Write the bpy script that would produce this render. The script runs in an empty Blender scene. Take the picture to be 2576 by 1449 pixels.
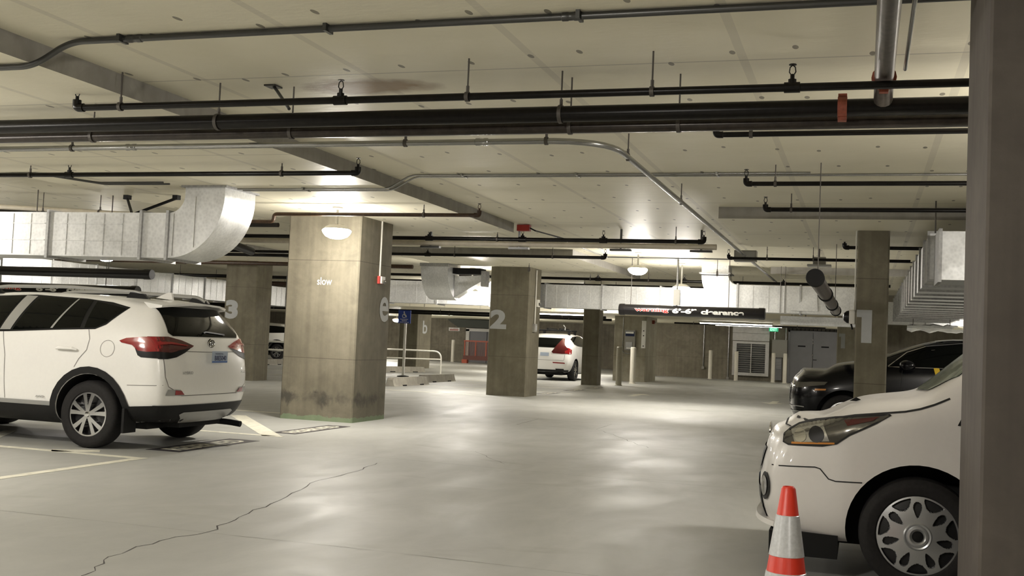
import bpy, bmesh, math, random
from mathutils import Vector, Matrix, Quaternion
from mathutils.bvhtree import BVHTree
random.seed(7)
SC = bpy.context.scene
COL = SC.collection
PI = math.pi

# ------------------------------------------------------------------ camera
EYE = 1.347
yaw, pitch, roll = 0.31151, 0.04766, 0.04318
cam = bpy.data.cameras.new('camera')
cam.sensor_width = 36.0
cam.lens = 2767.0 / 2576.0 * 36.0
cam.clip_start = 0.05
cam.clip_end = 300
co = bpy.data.objects.new('camera', cam)
COL.objects.link(co)
F = Vector((-math.sin(yaw) * math.cos(pitch), math.cos(yaw) * math.cos(pitch), math.sin(pitch)))
R0 = Vector((math.cos(yaw), math.sin(yaw), 0))
U0 = R0.cross(F)
Rr = R0 * math.cos(roll) + U0 * math.sin(roll)
Uu = -R0 * math.sin(roll) + U0 * math.cos(roll)
m = Matrix((Rr, Uu, -F)).transposed().to_4x4()
m.translation = Vector((0, 0, EYE))
co.matrix_world = m
SC.camera = co

# ------------------------------------------------------------------ world, exposure
w = bpy.data.worlds.new('world')
SC.world = w
w.use_nodes = True
w.node_tree.nodes['Background'].inputs[0].default_value = (1.0, 0.92, 0.78, 1)
w.node_tree.nodes['Background'].inputs[1].default_value = 0.02
SC.view_settings.view_transform = 'Standard'
SC.view_settings.look = 'None'
SC.view_settings.gamma = 1.0
SC.view_settings.use_curve_mapping = False
SC.view_settings.exposure = 0.0
LAMP_STRENGTH = 292.0
LAMP_COLOR = (1.0, 0.945, 0.865)

# ------------------------------------------------------------------ materials
def srgb(c):
    return tuple((x / 12.92 if x <= 0.04045 else ((x + 0.055) / 1.055) ** 2.4) for x in c)

def hexc(h):
    return srgb(tuple(int(h[i:i + 2], 16) / 255 for i in (0, 2, 4)))

class NT:
    def __init__(s, name):
        s.m = bpy.data.materials.new(name)
        s.m.use_nodes = True
        s.t = s.m.node_tree
        s.b = s.t.nodes['Principled BSDF']
    def n(s, typ, **kw):
        nd = s.t.nodes.new(typ)
        for k, v in kw.items():
            if k.startswith('i_'):
                key = k[2:]
                nd.inputs[int(key) if key.isdigit() else key].default_value = v
            else:
                setattr(nd, k, v)
        return nd
    def l(s, a, b):
        s.t.links.new(a, b)
    def math(s, op, a, b=None, clamp=False):
        nd = s.t.nodes.new('ShaderNodeMath')
        nd.operation = op
        nd.use_clamp = clamp
        for i, v in enumerate((a, b)):
            if v is None:
                continue
            if isinstance(v, (int, float)):
                nd.inputs[i].default_value = v
            else:
                s.l(v, nd.inputs[i])
        return nd.outputs[0]
    def ramp(s, fac, p0, c0, p1, c1):
        r = s.n('ShaderNodeValToRGB')
        e = r.color_ramp.elements
        e[0].position = p0
        e[1].position = p1
        e[0].color = (*c0, 1) if len(c0) == 3 else c0
        e[1].color = (*c1, 1) if len(c1) == 3 else c1
        s.l(fac, r.inputs[0])
        return r.outputs[0]
    def mix(s, fac, a, b, mode='MIX'):
        nd = s.n('ShaderNodeMix', data_type='RGBA', blend_type=mode)
        if isinstance(fac, (int, float)):
            nd.inputs[0].default_value = fac
        else:
            s.l(fac, nd.inputs[0])
        for i, v in ((6, a), (7, b)):
            if isinstance(v, tuple):
                nd.inputs[i].default_value = (*v, 1) if len(v) == 3 else v
            else:
                s.l(v, nd.inputs[i])
        return nd.outputs[2]
    def noise(s, scale, detail=4, rough=0.55, vec=None, dist=0.0):
        nd = s.n('ShaderNodeTexNoise')
        nd.inputs['Scale'].default_value = scale
        nd.inputs['Detail'].default_value = detail
        nd.inputs['Roughness'].default_value = rough
        nd.inputs['Distortion'].default_value = dist
        if vec is not None:
            s.l(vec, nd.inputs['Vector'])
        return nd.outputs[0]
    def pos(s, scale=(1, 1, 1)):
        g = s.n('ShaderNodeNewGeometry')
        mp = s.n('ShaderNodeMapping')
        mp.inputs['Scale'].default_value = scale
        s.l(g.outputs['Position'], mp.inputs[0])
        return mp.outputs[0]
    def objc(s, scale=(1, 1, 1)):
        g = s.n('ShaderNodeTexCoord')
        mp = s.n('ShaderNodeMapping')
        mp.inputs['Scale'].default_value = scale
        s.l(g.outputs['Object'], mp.inputs[0])
        return mp.outputs[0]
    def bump(s, h, strength=0.2, dist=0.01):
        b = s.n('ShaderNodeBump')
        b.inputs['Strength'].default_value = strength
        b.inputs['Distance'].default_value = dist
        s.l(h, b.inputs['Height'])
        s.l(b.outputs[0], s.b.inputs['Normal'])

def plain(name, col, rough=0.5, metal=0.0, coat=0.0, var=0.0, scale=8.0, bump=0.0, emit=0.0, spec=None, ecol=None):
    k = NT(name)
    k.b.inputs['Roughness'].default_value = rough
    k.b.inputs['Metallic'].default_value = metal
    k.b.inputs['Coat Weight'].default_value = coat
    k.b.inputs['Coat Roughness'].default_value = 0.05
    if spec is not None:
        k.b.inputs['Specular IOR Level'].default_value = spec
    if var:
        nz = k.noise(scale, 5, 0.6, k.objc())
        a = tuple(c * (1 - var) for c in col)
        b = tuple(min(1, c * (1 + var)) for c in col)
        k.l(k.ramp(nz, 0.3, a, 0.7, b), k.b.inputs['Base Color'])
        if bump:
            k.bump(nz, bump, 0.01)
    else:
        nz = k.noise(30.0, 2, 0.5, k.objc())
        k.l(k.ramp(nz, 0.2, tuple(c * 0.97 for c in col), 0.8, col), k.b.inputs['Base Color'])
    if emit:
        k.b.inputs['Emission Color'].default_value = (*(ecol or col), 1)
        k.b.inputs['Emission Strength'].default_value = emit
    return k.m

MT = {}
def concrete(name, light, dark, stain=0.5, board=True, special=False):
    k = NT(name)
    v = k.objc()
    n1 = k.noise(0.9, 6, 0.62, v, 0.6)
    n2 = k.noise(7, 5, 0.6, v)
    c = k.ramp(n1, 0.34, dark, 0.66, light)
    n6 = k.noise(2.6, 6, 0.68, v, 1.0)
    c = k.mix(k.math('MULTIPLY', k.ramp(n6, 0.42, (0, 0, 0), 0.68, (1, 1, 1)), 0.55), c, tuple(x * 0.75 for x in dark))
    c = k.mix(k.math('MULTIPLY', k.ramp(n2, 0.35, (0, 0, 0), 0.75, (1, 1, 1)), 0.4), c, tuple(x * 0.72 for x in dark))
    # vertical streaks left by the form boards
    vs = k.objc((9, 9, 0.25))
    n3 = k.noise(1.0, 3, 0.5, vs)
    c = k.mix(0.22, c, k.ramp(n3, 0.35, tuple(x * 0.6 for x in dark), 0.65, light))
    h = n2
    if board:
        sx = k.n('ShaderNodeSeparateXYZ')
        k.l(k.objc(), sx.inputs[0])
        for zz in (0.95, 2.45):
            d = k.math('ABSOLUTE', k.math('SUBTRACT', sx.outputs[2], zz))
            ln = k.math('LESS_THAN', d, 0.006)
            c = k.mix(k.math('MULTIPLY', ln, 0.55), c, tuple(x * 0.35 for x in dark))
    if special:
        sz = k.n('ShaderNodeSeparateXYZ')
        k.l(k.objc(), sz.inputs[0])
        # green bloom at the foot, black scuff band a little above it
        n4 = k.noise(6, 4, 0.6, v)
        g = k.math('LESS_THAN', k.math('ADD', sz.outputs[2], k.math('MULTIPLY', n4, -0.14)), 0.0)
        c = k.mix(k.math('MULTIPLY', g, 0.45), c, (0.22, 0.36, 0.20))
        n5 = k.noise(2.2, 5, 0.62, k.objc((1.2, 1.2, 1.4)), 0.4)
        b0 = k.math('ADD', k.math('SUBTRACT', 0.10, k.math('ABSOLUTE', k.math('SUBTRACT', sz.outputs[2], 0.35))), k.math('MULTIPLY', k.math('SUBTRACT', k.noise(3.0, 5, 0.65, k.objc((1.6, 1.6, .8)), 0.5), 0.5), 0.55))
        b1 = k.ramp(b0, 0.0, (0, 0, 0), 0.09, (1, 1, 1))
        c = k.mix(k.math('MULTIPLY', k.ramp(n5, 0.36, (0, 0, 0), 0.6, (1, 1, 1)), k.math('MULTIPLY', b1, 0.8)), c, (0.045, 0.042, 0.035))
    k.l(c, k.b.inputs['Base Color'])
    k.b.inputs['Roughness'].default_value = 0.78
    k.bump(h, 0.25, 0.008)
    return k.m

MT['column'] = concrete('column_concrete', (0.21, 0.19, 0.135), (0.12, 0.106, 0.07))
MT['column_e'] = concrete('column_concrete_stained', (0.25, 0.225, 0.165), (0.14, 0.125, 0.088), special=True)
MT['wall'] = concrete('wall_concrete', (0.24, 0.215, 0.16), (0.13, 0.115, 0.08))
MT['stop'] = concrete('precast_concrete', (0.50, 0.47, 0.40), (0.34, 0.32, 0.27), board=False)
MT['pale'] = concrete('lamplit_concrete', (0.40, 0.37, 0.28), (0.27, 0.245, 0.18))  # lighter concrete tone puts nearby lamplight into the colour
MT['neardark'] = concrete('unlit_rough_concrete', (0.13, 0.112, 0.095), (0.08, 0.068, 0.058), board=False)  # the near column's lack of light is put into this dark colour

def floor_mat():
    k = NT('floor_concrete')
    v = k.pos()
    n1 = k.noise(0.28, 7, 0.62, v, 0.8)
    n2 = k.noise(1.6, 6, 0.6, k.pos((1.0, 0.45, 1)), 0.5)
    n3 = k.noise(14, 5, 0.6, v)
    c = k.ramp(n1, 0.3, (0.31, 0.312, 0.295), 0.7, (0.42, 0.422, 0.40))
    c = k.mix(k.math('MULTIPLY', k.ramp(n2, 0.35, (0, 0, 0), 0.75, (1, 1, 1)), 0.5), c, (0.29, 0.285, 0.265))
    c = k.mix(k.math('MULTIPLY', n3, 0.22), c, (0.40, 0.40, 0.36))
    n4 = k.noise(0.9, 4, 0.5, k.pos((0.6, 1, 1)), 1.2)
    c = k.mix(k.math('MULTIPLY', k.ramp(n4, 0.60, (0, 0, 0), 0.72, (1, 1, 1)), 0.35), c, (0.20, 0.185, 0.15))
    k.l(c, k.b.inputs['Base Color'])
    r = k.ramp(n2, 0.3, (0.42, 0.42, 0.42), 0.75, (0.62, 0.62, 0.62))
    k.l(r, k.b.inputs['Roughness'])
    k.b.inputs['Specular IOR Level'].default_value = 0.5
    k.bump(n3, 0.10, 0.006)
    return k.m
MT['floor'] = floor_mat()

def ceil_mat():
    k = NT('ceiling_paint')
    p = k.pos()
    sx = k.n('ShaderNodeSeparateXYZ')
    k.l(p, sx.inputs[0])
    n1 = k.noise(0.8, 5, 0.6, p, 0.4)
    c = k.ramp(n1, 0.3, (0.75, 0.705, 0.55), 0.75, (0.83, 0.785, 0.63))
    # formwork joints: faint flat bands in both directions
    def line(axis, off, per, wid, nzs):
        a = k.math('ADD', k.math('DIVIDE', k.math('ADD', axis, off), per), k.math('MULTIPLY', k.noise(nzs, 2, 0.5, p), 0.004))
        f = k.math('FRACT', a)
        d = k.math('ABSOLUTE', k.math('SUBTRACT', f, 0.5))
        return k.math('LESS_THAN', d, wid / per)
    lx = line(sx.outputs[0], 0.82 + 0.7, 1.40, 0.030, 2.0)
    ly = line(sx.outputs[1], 1.10, 2.44, 0.012, 1.0)
    c = k.mix(k.math('MULTIPLY', lx, 0.30), c, (0.40, 0.37, 0.31))
    c = k.mix(k.math('MULTIPLY', ly, 0.50), c, (0.30, 0.27, 0.22))
    # small dark form-tie marks
    vo = k.n('ShaderNodeTexVoronoi', voronoi_dimensions='2D', feature='F1')
    vo.inputs['Scale'].default_value = 1.0
    vo.inputs['Randomness'].default_value = 0.38
    mp = k.n('ShaderNodeMapping')
    mp.inputs['Scale'].default_value = (2.1, 0.85, 1)
    k.l(p, mp.inputs[0])
    k.l(mp.outputs[0], vo.inputs['Vector'])
    mk = k.math('LESS_THAN', vo.outputs['Distance'], 0.042)
    c = k.mix(k.math('MULTIPLY', mk, 0.75), c, (0.10, 0.085, 0.065))
    # brown water stain beside the pipe bundle
    dx = k.math('SUBTRACT', sx.outputs[0], -3.78)
    dy = k.math('SUBTRACT', sx.outputs[1], 7.85)
    dd = k.math('ADD', k.math('MULTIPLY', k.math('MULTIPLY', dx, dx), 1.6), k.math('MULTIPLY', k.math('MULTIPLY', dy, dy), 7.0))
    st = k.math('SUBTRACT', k.math('ADD', 0.75, k.math('MULTIPLY', k.noise(2.4, 5, 0.6, p), 0.9)), dd)
    sm = k.ramp(st, 0.55, (0, 0, 0), 1.0, (1, 1, 1))
    c = k.mix(k.math('MULTIPLY', sm, 0.9), c, (0.22, 0.13, 0.045))
    k.l(c, k.b.inputs['Base Color'])
    k.b.inputs['Roughness'].default_value = 0.48
    k.b.inputs['Specular IOR Level'].default_value = 0.28
    h = k.math('ADD', k.noise(5, 4, 0.6, k.pos((1.0, 2.2, 1))), k.math('MULTIPLY', lx, -0.3))
    k.bump(h, 0.22, 0.02)
    return k.m
MT['ceiling'] = ceil_mat()
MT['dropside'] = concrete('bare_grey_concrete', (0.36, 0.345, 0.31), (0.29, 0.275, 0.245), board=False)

def galv(name, a, b, rough=0.38, sc=26):
    k = NT(name)
    v = k.objc()
    vo = k.n('ShaderNodeTexVoronoi')
    vo.inputs['Scale'].default_value = sc
    k.l(v, vo.inputs['Vector'])
    n = k.noise(2.0, 5, 0.6, v)
    f = k.math('ADD', k.math('MULTIPLY', n, 0.75), k.math('MULTIPLY', vo.outputs['Distance'], 0.35))
    k.l(k.ramp(f, 0.3, a, 0.75, b), k.b.inputs['Base Color'])
    k.b.inputs['Metallic'].default_value = 0.8
    k.l(k.ramp(n, 0.3, (rough * 1.0,) * 3, 0.7, (rough * 1.5,) * 3), k.b.inputs['Roughness'])
    k.bump(n, 0.15, 0.02)
    return k.m
MT['galv'] = galv('galvanised_steel', (0.55, 0.555, 0.55), (0.74, 0.745, 0.735))
MT['galv_dark'] = galv('galvanised_flange', (0.30, 0.30, 0.30), (0.48, 0.48, 0.47), 0.42)
MT['conduit'] = plain('conduit_steel', (0.36, 0.36, 0.35), 0.25, 0.85)
MT['conduit_dark'] = plain('conduit_dull', (0.085, 0.085, 0.082), 0.35, 0.7)
MT['blackpipe'] = plain('black_iron_pipe', (0.006, 0.005, 0.004), 0.28, 0.0, var=0.4, scale=20, spec=0.22)
MT['brownpipe'] = plain('rusty_iron_pipe', (0.045, 0.024, 0.012), 0.4, 0.0, var=0.4, scale=20, spec=0.3)
MT['greypipe'] = plain('grey_steel_pipe', (0.10, 0.085, 0.075), 0.35, 0.5, var=0.3, scale=15)
MT['oldpipe'] = plain('dark_old_pipe', (0.032, 0.025, 0.02), 0.28, 0.2, var=0.4, scale=15, spec=0.4)
MT['creampipe'] = plain('cream_painted_pipe', (0.55, 0.50, 0.40), 0.45, var=0.1)
MT['redcoupling'] = plain('red_painted_iron', (0.26, 0.06, 0.03), 0.5, var=0.3, scale=30)
MT['rod'] = plain('threaded_rod', (0.10, 0.09, 0.08), 0.5, 0.5)
MT['white'] = plain('white_paint', (0.72, 0.70, 0.64), 0.5)
MT['offwhite'] = plain('offwhite_paint', (0.62, 0.60, 0.53), 0.5, var=0.06)
MT['linepaint'] = plain('line_paint', (0.66, 0.64, 0.54), 0.6, var=0.18, scale=9)
MT['numpaint'] = plain('numeral_paint', (0.38, 0.39, 0.39), 0.6, var=0.05)
MT['darkpaint'] = plain('charcoal_floor_paint', (0.055, 0.05, 0.055), 0.5, var=0.3, scale=12)
MT['crack'] = plain('crack_dirt', (0.055, 0.05, 0.045), 0.9)
MT['joint'] = plain('joint_dirt', (0.14, 0.13, 0.115), 0.9)
MT['black'] = plain('black_plastic', (0.012, 0.012, 0.012), 0.4, spec=0.15)
MT['signblack'] = plain('black_pvc_tube', (0.010, 0.009, 0.009), 0.3, spec=0.25)
MT['dullblack'] = plain('dull_black', (0.012, 0.012, 0.012), 0.75, spec=0.15)
MT['signred'] = plain('red_lettering', (0.55, 0.035, 0.03), 0.5)
MT['signwhite'] = plain('white_lettering', (0.80, 0.79, 0.74), 0.5)
MT['blue'] = plain('blue_sign', (0.012, 0.045, 0.30), 0.35)
MT['carwhite'] = plain('white_car_paint', (0.82, 0.81, 0.78), 0.28, coat=0.6, spec=0.5)
MT['vanwhite'] = plain('white_van_paint', (0.74, 0.715, 0.69), 0.3, coat=0.5, spec=0.5)
MT['carblack'] = plain('black_car_paint', (0.003, 0.003, 0.004), 0.2, coat=0.2, spec=0.2)
MT['glass'] = plain('tinted_glass', (0.0025, 0.003, 0.0025), 0.06, spec=0.16)
MT['glass_green'] = plain('windscreen_glass', (0.13, 0.16, 0.13), 0.08, spec=0.6)
MT['clad'] = plain('black_cladding', (0.016, 0.016, 0.016), 0.5, spec=0.15)
MT['tire'] = plain('tyre_rubber', (0.018, 0.017, 0.017), 0.75, var=0.2, scale=40, spec=0.2)
MT['alloy'] = plain('machined_alloy', (0.62, 0.62, 0.62), 0.22, 0.9)
MT['alloy_dark'] = plain('dark_alloy', (0.02, 0.02, 0.021), 0.4, 0.3)
MT['hubcap'] = plain('silver_hubcap', (0.50, 0.51, 0.52), 0.32, 0.7)
MT['chrome'] = plain('chrome', (0.75, 0.75, 0.74), 0.1, 1.0)
MT['silver'] = plain('silver_plastic', (0.38, 0.38, 0.37), 0.35, 0.5)
MT['redlight'] = plain('red_lens', (0.26, 0.012, 0.014), 0.12, coat=0.8)
MT['darkred'] = plain('smoked_red_lens', (0.075, 0.007, 0.008), 0.12, coat=0.8)
MT['lampglass'] = plain('headlamp_lens', (0.10, 0.095, 0.085), 0.08, 0.5, coat=1.0)
MT['lampinner'] = plain('headlamp_reflector', (0.6, 0.6, 0.6), 0.12, 0.9)
MT['amber'] = plain('amber_lens', (0.55, 0.22, 0.04), 0.2, coat=0.6)
MT['seam'] = plain('panel_gap', (0.03, 0.03, 0.03), 0.8, spec=0.15)
MT['greyseam'] = plain('soft_panel_gap', (0.22, 0.21, 0.20), 0.7)
MT['plate'] = plain('licence_plate', (0.36, 0.42, 0.52), 0.45)
MT['platetext'] = plain('licence_plate_text', (0.02, 0.03, 0.09), 0.5)
MT['plateblue'] = plain('licence_plate_blue', (0.05, 0.12, 0.35), 0.5)
MT['cone'] = plain('orange_red_pvc', (0.62, 0.035, 0.015), 0.4)
MT['conewhite'] = plain('reflective_collar', (0.62, 0.63, 0.64), 0.3, 0.25, var=0.12, scale=60)
MT['doorgrey'] = plain('grey_door_paint', (0.16, 0.16, 0.165), 0.5, var=0.08, scale=2)
MT['louvre'] = plain('white_louvre_paint', (0.55, 0.54, 0.52), 0.45, var=0.1)
MT['cabinet'] = plain('grey_cabinet', (0.26, 0.25, 0.22), 0.5)
MT['orange'] = plain('orange_guard_paint', (0.30, 0.055, 0.02), 0.5)
MT['darkorange'] = plain('dark_orange_panel', (0.085, 0.022, 0.012), 0.55)
MT['alarmred'] = plain('fire_alarm_red', (0.42, 0.04, 0.03), 0.4)
MT['bollard'] = plain('bollard_paint', (0.62, 0.59, 0.50), 0.45, var=0.06)
MT['bollard_dull'] = plain('dull_bollard_paint', (0.36, 0.34, 0.26), 0.55, var=0.06)
MT['slabdark'] = plain('dark_green_soffit', (0.045, 0.05, 0.038), 0.7)
MT['housing'] = plain('lamp_housing', (0.60, 0.58, 0.52), 0.4)
MT['lens'] = plain('lamp_lens', (0.9, 0.88, 0.8), 0.4, emit=LAMP_STRENGTH, ecol=LAMP_COLOR)
MT['tube'] = plain('fluorescent_tube', (0.9, 0.9, 0.86), 0.4, emit=22.0, ecol=(1.0, 0.95, 0.82))
MT['exitgreen'] = plain('exit_face', (0.05, 0.42, 0.22), 0.4, emit=0.5, ecol=(0.06, 0.65, 0.32))
MT['exitlit'] = plain('exit_letters', (0.5, 0.95, 0.7), 0.4, emit=1.4, ecol=(0.4, 1.0, 0.65))
MT['kiosk'] = plain('kiosk_metal', (0.26, 0.25, 0.22), 0.45, 0.3)
MT['screen'] = plain('kiosk_screen', (0.02, 0.03, 0.08), 0.15)
MT['yellow'] = plain('flat_yellow', (0.75, 0.50, 0.02), 0.6)

# ------------------------------------------------------------------ builders
def wloc(o):
    v = Vector((0, 0, 0))
    while o is not None:
        v += o.location
        o = o.parent
    return v

def finish(name, me, mat, parent=None, smooth=True, angle=35, world=True):
    if mat is not None:
        for mm in (mat if isinstance(mat, (list, tuple)) else [mat]):
            me.materials.append(MT[mm] if isinstance(mm, str) else mm)
    if world and parent is not None:
        me.transform(Matrix.Translation(-wloc(parent)))
    if smooth:
        me.shade_smooth()
        me.set_sharp_from_angle(angle=math.radians(angle))
    o = bpy.data.objects.new(name, me)
    COL.objects.link(o)
    if parent is not None:
        o.parent = parent
    return o

class MB:
    def __init__(s):
        s.v, s.f, s.mi = [], [], []
    def add(s, vs, fs, mi=0):
        b = len(s.v)
        s.v += [tuple(q) for q in vs]
        s.f += [tuple(b + i for i in f) for f in fs]
        s.mi += [mi] * len(fs)
        return s
    def box(s, lo, hi, mi=0):
        (a, b, c), (d, e, f) = lo, hi
        vs = [(a, b, c), (d, b, c), (d, e, c), (a, e, c), (a, b, f), (d, b, f), (d, e, f), (a, e, f)]
        return s.add(vs, [(3, 2, 1, 0), (4, 5, 6, 7), (0, 1, 5, 4), (1, 2, 6, 5), (2, 3, 7, 6), (3, 0, 4, 7)], mi)
    def cbox(s, lo, hi, ch, mi=0):
        # box with chamfered vertical edges
        (a, b, c), (d, e, f) = lo, hi
        poly = [(a + ch, b), (d - ch, b), (d, b + ch), (d, e - ch), (d - ch, e), (a + ch, e), (a, e - ch), (a, b + ch)]
        return s.prism([(x, y, c) for x, y in poly], (0, 0, f - c), mi)
    def prism(s, pts, ext, mi=0):
        n = len(pts)
        e = Vector(ext)
        vs = [Vector(p) for p in pts] + [Vector(p) + e for p in pts]
        fs = [tuple(reversed(range(n))), tuple(range(n, 2 * n))]
        for i in range(n):
            j = (i + 1) % n
            fs.append((i, j, n + j, n + i))
        return s.add(vs, fs, mi)
    def sweep(s, pts, r, seg=12, bend=0.0, bseg=6, mi=0, cap=True):
        P = [Vector(p) for p in pts]
        if bend > 0 and len(P) > 2 and not isinstance(r, (list, tuple)):
            Q = [P[0]]
            for i in range(1, len(P) - 1):
                d0 = (P[i - 1] - P[i])
                d1 = (P[i + 1] - P[i])
                t = min(bend, d0.length * 0.49, d1.length * 0.49)
                a = P[i] + d0.normalized() * t
                b = P[i] + d1.normalized() * t
                for k in range(bseg + 1):
                    u = k / bseg
                    Q.append(a * (1 - u) ** 2 + P[i] * 2 * u * (1 - u) + b * u * u)
            Q.append(P[-1])
            P = Q
        rr = r if isinstance(r, (list, tuple)) else [r] * len(P)
        T = []
        for i in range(len(P)):
            a = P[max(0, i - 1)]
            b = P[min(len(P) - 1, i + 1)]
            T.append((b - a).normalized())
        up = Vector((0, 0, 1)) if abs(T[0].z) < 0.9 else Vector((1, 0, 0))
        nrm = T[0].cross(up).normalized()
        vs, fs = [], []
        for i, p in enumerate(P):
            if i:
                q = T[i - 1].rotation_difference(T[i])
                nrm = (q @ nrm).normalized()
            bn = T[i].cross(nrm)
            for k in range(seg):
                a = 2 * PI * k / seg
                vs.append(p + (nrm * math.cos(a) + bn * math.sin(a)) * rr[i])
        for i in range(len(P) - 1):
            for k in range(seg):
                k2 = (k + 1) % seg
                fs.append((i * seg + k, i * seg + k2, (i + 1) * seg + k2, (i + 1) * seg + k))
        if cap:
            fs.append(tuple(reversed(range(seg))))
            fs.append(tuple((len(P) - 1) * seg + k for k in range(seg)))
        return s.add(vs, fs, mi)
    def cyl(s, a, b, r, seg=16, mi=0):
        return s.sweep([a, b], r, seg, mi=mi)
    def lathe(s, prof, c, axis='z', seg=32, mi=0, mis=None, closed=False):
        c = Vector(c)
        vs, fs = [], []
        n = len(prof)
        for k in range(seg):
            a = 2 * PI * k / seg
            for r, h in prof:
                x, y = r * math.cos(a), r * math.sin(a)
                if axis == 'z':
                    vs.append(c + Vector((x, y, h)))
                elif axis == 'y':
                    vs.append(c + Vector((x, h, y)))
                else:
                    vs.append(c + Vector((h, x, y)))
        for k in range(seg):
            k2 = (k + 1) % seg
            for i in range(n - 1 + (1 if closed else 0)):
                j = (i + 1) % n
                fs.append((k * n + i, k2 * n + i, k2 * n + j, k * n + j))
        b0 = len(s.v)
        s.add(vs, fs, mi)
        if mis:
            for q in range(len(fs)):
                s.mi[-len(fs) + q] = mis[q % (n - 1)]
        return s
    def mesh(s, name):
        me = bpy.data.meshes.new(name)
        me.from_pydata(s.v, [], s.f)
        me.polygons.foreach_set('material_index', s.mi)
        bm = bmesh.new()
        bm.from_mesh(me)
        bmesh.ops.remove_doubles(bm, verts=bm.verts, dist=1e-5)
        bmesh.ops.recalc_face_normals(bm, faces=bm.faces)
        bm.to_mesh(me)
        bm.free()
        return me
    def build(s, name, mat, parent=None, smooth=True, angle=35, world=True):
        return finish(name, s.mesh(name), mat, parent, smooth, angle, world)

def tag(o, label=None, cat=None, group=None, kind=None):
    if label:
        o['label'] = label
    if cat:
        o['category'] = cat
    if group:
        o['group'] = group
    if kind:
        o['kind'] = kind
    return o

def thing(name, label, cat, loc=(0, 0, 0), rz=0.0, group=None):
    o = bpy.data.objects.new(name, None)
    o.empty_display_size = 0.2
    COL.objects.link(o)
    o.location = loc
    o.rotation_euler = (0, 0, rz)
    return tag(o, label, cat, group)

def copy_tree(o, parent=None):
    c = o.copy()
    COL.objects.link(c)
    c.parent = parent
    for ch in list(o.children):
        copy_tree(ch, c)
    return c

def text_mesh(txt, height=None, width=None, bold=0.0, extrude=0.0, spacing=1.0):
    cu = bpy.data.curves.new('lettering', 'FONT')
    cu.body = txt
    cu.size = 1.0
    cu.offset = bold
    cu.extrude = extrude
    cu.space_character = spacing
    cu.resolution_u = 4
    o = bpy.data.objects.new('lettering_source', cu)
    COL.objects.link(o)
    dg = bpy.context.evaluated_depsgraph_get()
    me = bpy.data.meshes.new_from_object(o.evaluated_get(dg))
    bpy.data.objects.remove(o)
    bpy.data.curves.remove(cu)
    xs = [v.co.x for v in me.vertices]
    ys = [v.co.y for v in me.vertices]
    x0, x1, y0, y1 = min(xs), max(xs), min(ys), max(ys)
    sx = sy = 1.0
    if height:
        sy = height / (y1 - y0)
        sx = sy
    if width:
        sx = width / (x1 - x0)
        if not height:
            sy = sx
    for v in me.vertices:
        v.co.x = (v.co.x - (x0 + x1) / 2) * sx
        v.co.y = (v.co.y - (y0 + y1) / 2) * sy
    me.materials.clear()
    return me

def place_text(txt, center, right, up, mat, parent, height=None, width=None, bold=0.02, name='lettering', world=True):
    me = text_mesh(txt, height, width, bold)
    r = Vector(right).normalized()
    u = Vector(up).normalized()
    n = r.cross(u)
    M4 = Matrix((r, u, n)).transposed().to_4x4()
    M4.translation = Vector(center)
    me.transform(M4)
    return finish(name, me, mat, parent, smooth=False, world=world)

# ------------------------------------------------------------------ structure
CEIL, DROP, SOFF = 3.30, 3.14, 2.46
PANELS = (((-10.1, -9.0), (-5.6, 17.35)), ((-10.0, 22.2), (-5.85, 29.5)), ((-1.95, 15.15), (3.2, 19.2)), ((-2.1, 25.9), (3.0, 29.6)), ((-19.0, 22.2), (-13.6, 29.5)))
def ceil_at(x, y):
    if y > 38.0:
        return SOFF
    for (a, b), (c_, d_) in PANELS:
        if a <= x <= c_ and b <= y <= d_:
            return DROP
    return CEIL
XL, XR, YF, YB = -36.0, 9.0, -9.0, 51.0
fl = MB().box((XL - .3, YF - .3, -0.3), (XR + .3, 60.5, 0.0)).build('floor', 'floor', smooth=False)
tag(fl, 'smooth sealed grey-beige concrete garage floor', kind='structure')
ce = MB().box((XL - .3, YF - .3, CEIL), (XR + .3, 60.5, CEIL + .3)).build('ceiling', 'ceiling', smooth=False)
tag(ce, 'cream painted concrete slab ceiling with formwork joints', kind='structure')
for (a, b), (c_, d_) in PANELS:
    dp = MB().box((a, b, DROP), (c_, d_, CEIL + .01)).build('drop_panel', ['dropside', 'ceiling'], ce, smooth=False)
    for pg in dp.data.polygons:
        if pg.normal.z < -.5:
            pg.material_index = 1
MB().box((XL, 38.0, SOFF), (XR, 60.3, CEIL + .01)).build('low_soffit', 'ceiling', ce, smooth=False)
def wall(name, lo, hi, label, mat='wall'):
    return tag(MB().box(lo, hi).build(name, mat, smooth=False), label, kind='structure')
wall('wall_left', (XL - .3, YF, 0), (XL, 60, CEIL), 'dark concrete side wall of the garage')
wall('wall_right', (XR, YF, 0), (XR + .3, 60, CEIL), 'concrete side wall beyond the parked van')
wall('wall_front', (XL, YF - .3, 0), (XR, YF, CEIL), 'concrete wall behind the viewer')
wall('wall_back', (-11.0, YB, 0), (XR, YB + .3, SOFF + .1), 'stained concrete wall at the far end with louvre and doors')
wall('wall_back_left', (XL, 60.0, 0), (-11.0, 60.3, SOFF + .1), 'far concrete wall beside the orange guard')
wall('wall_return', (-11.0, YB + .3, 0), (-10.7, 60.0, SOFF + .1), 'short concrete return wall')
wall('wall_partition', (0.35, 37.0, 0), (XR, 37.3, CEIL), 'concrete partition wall behind the black car')

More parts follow.
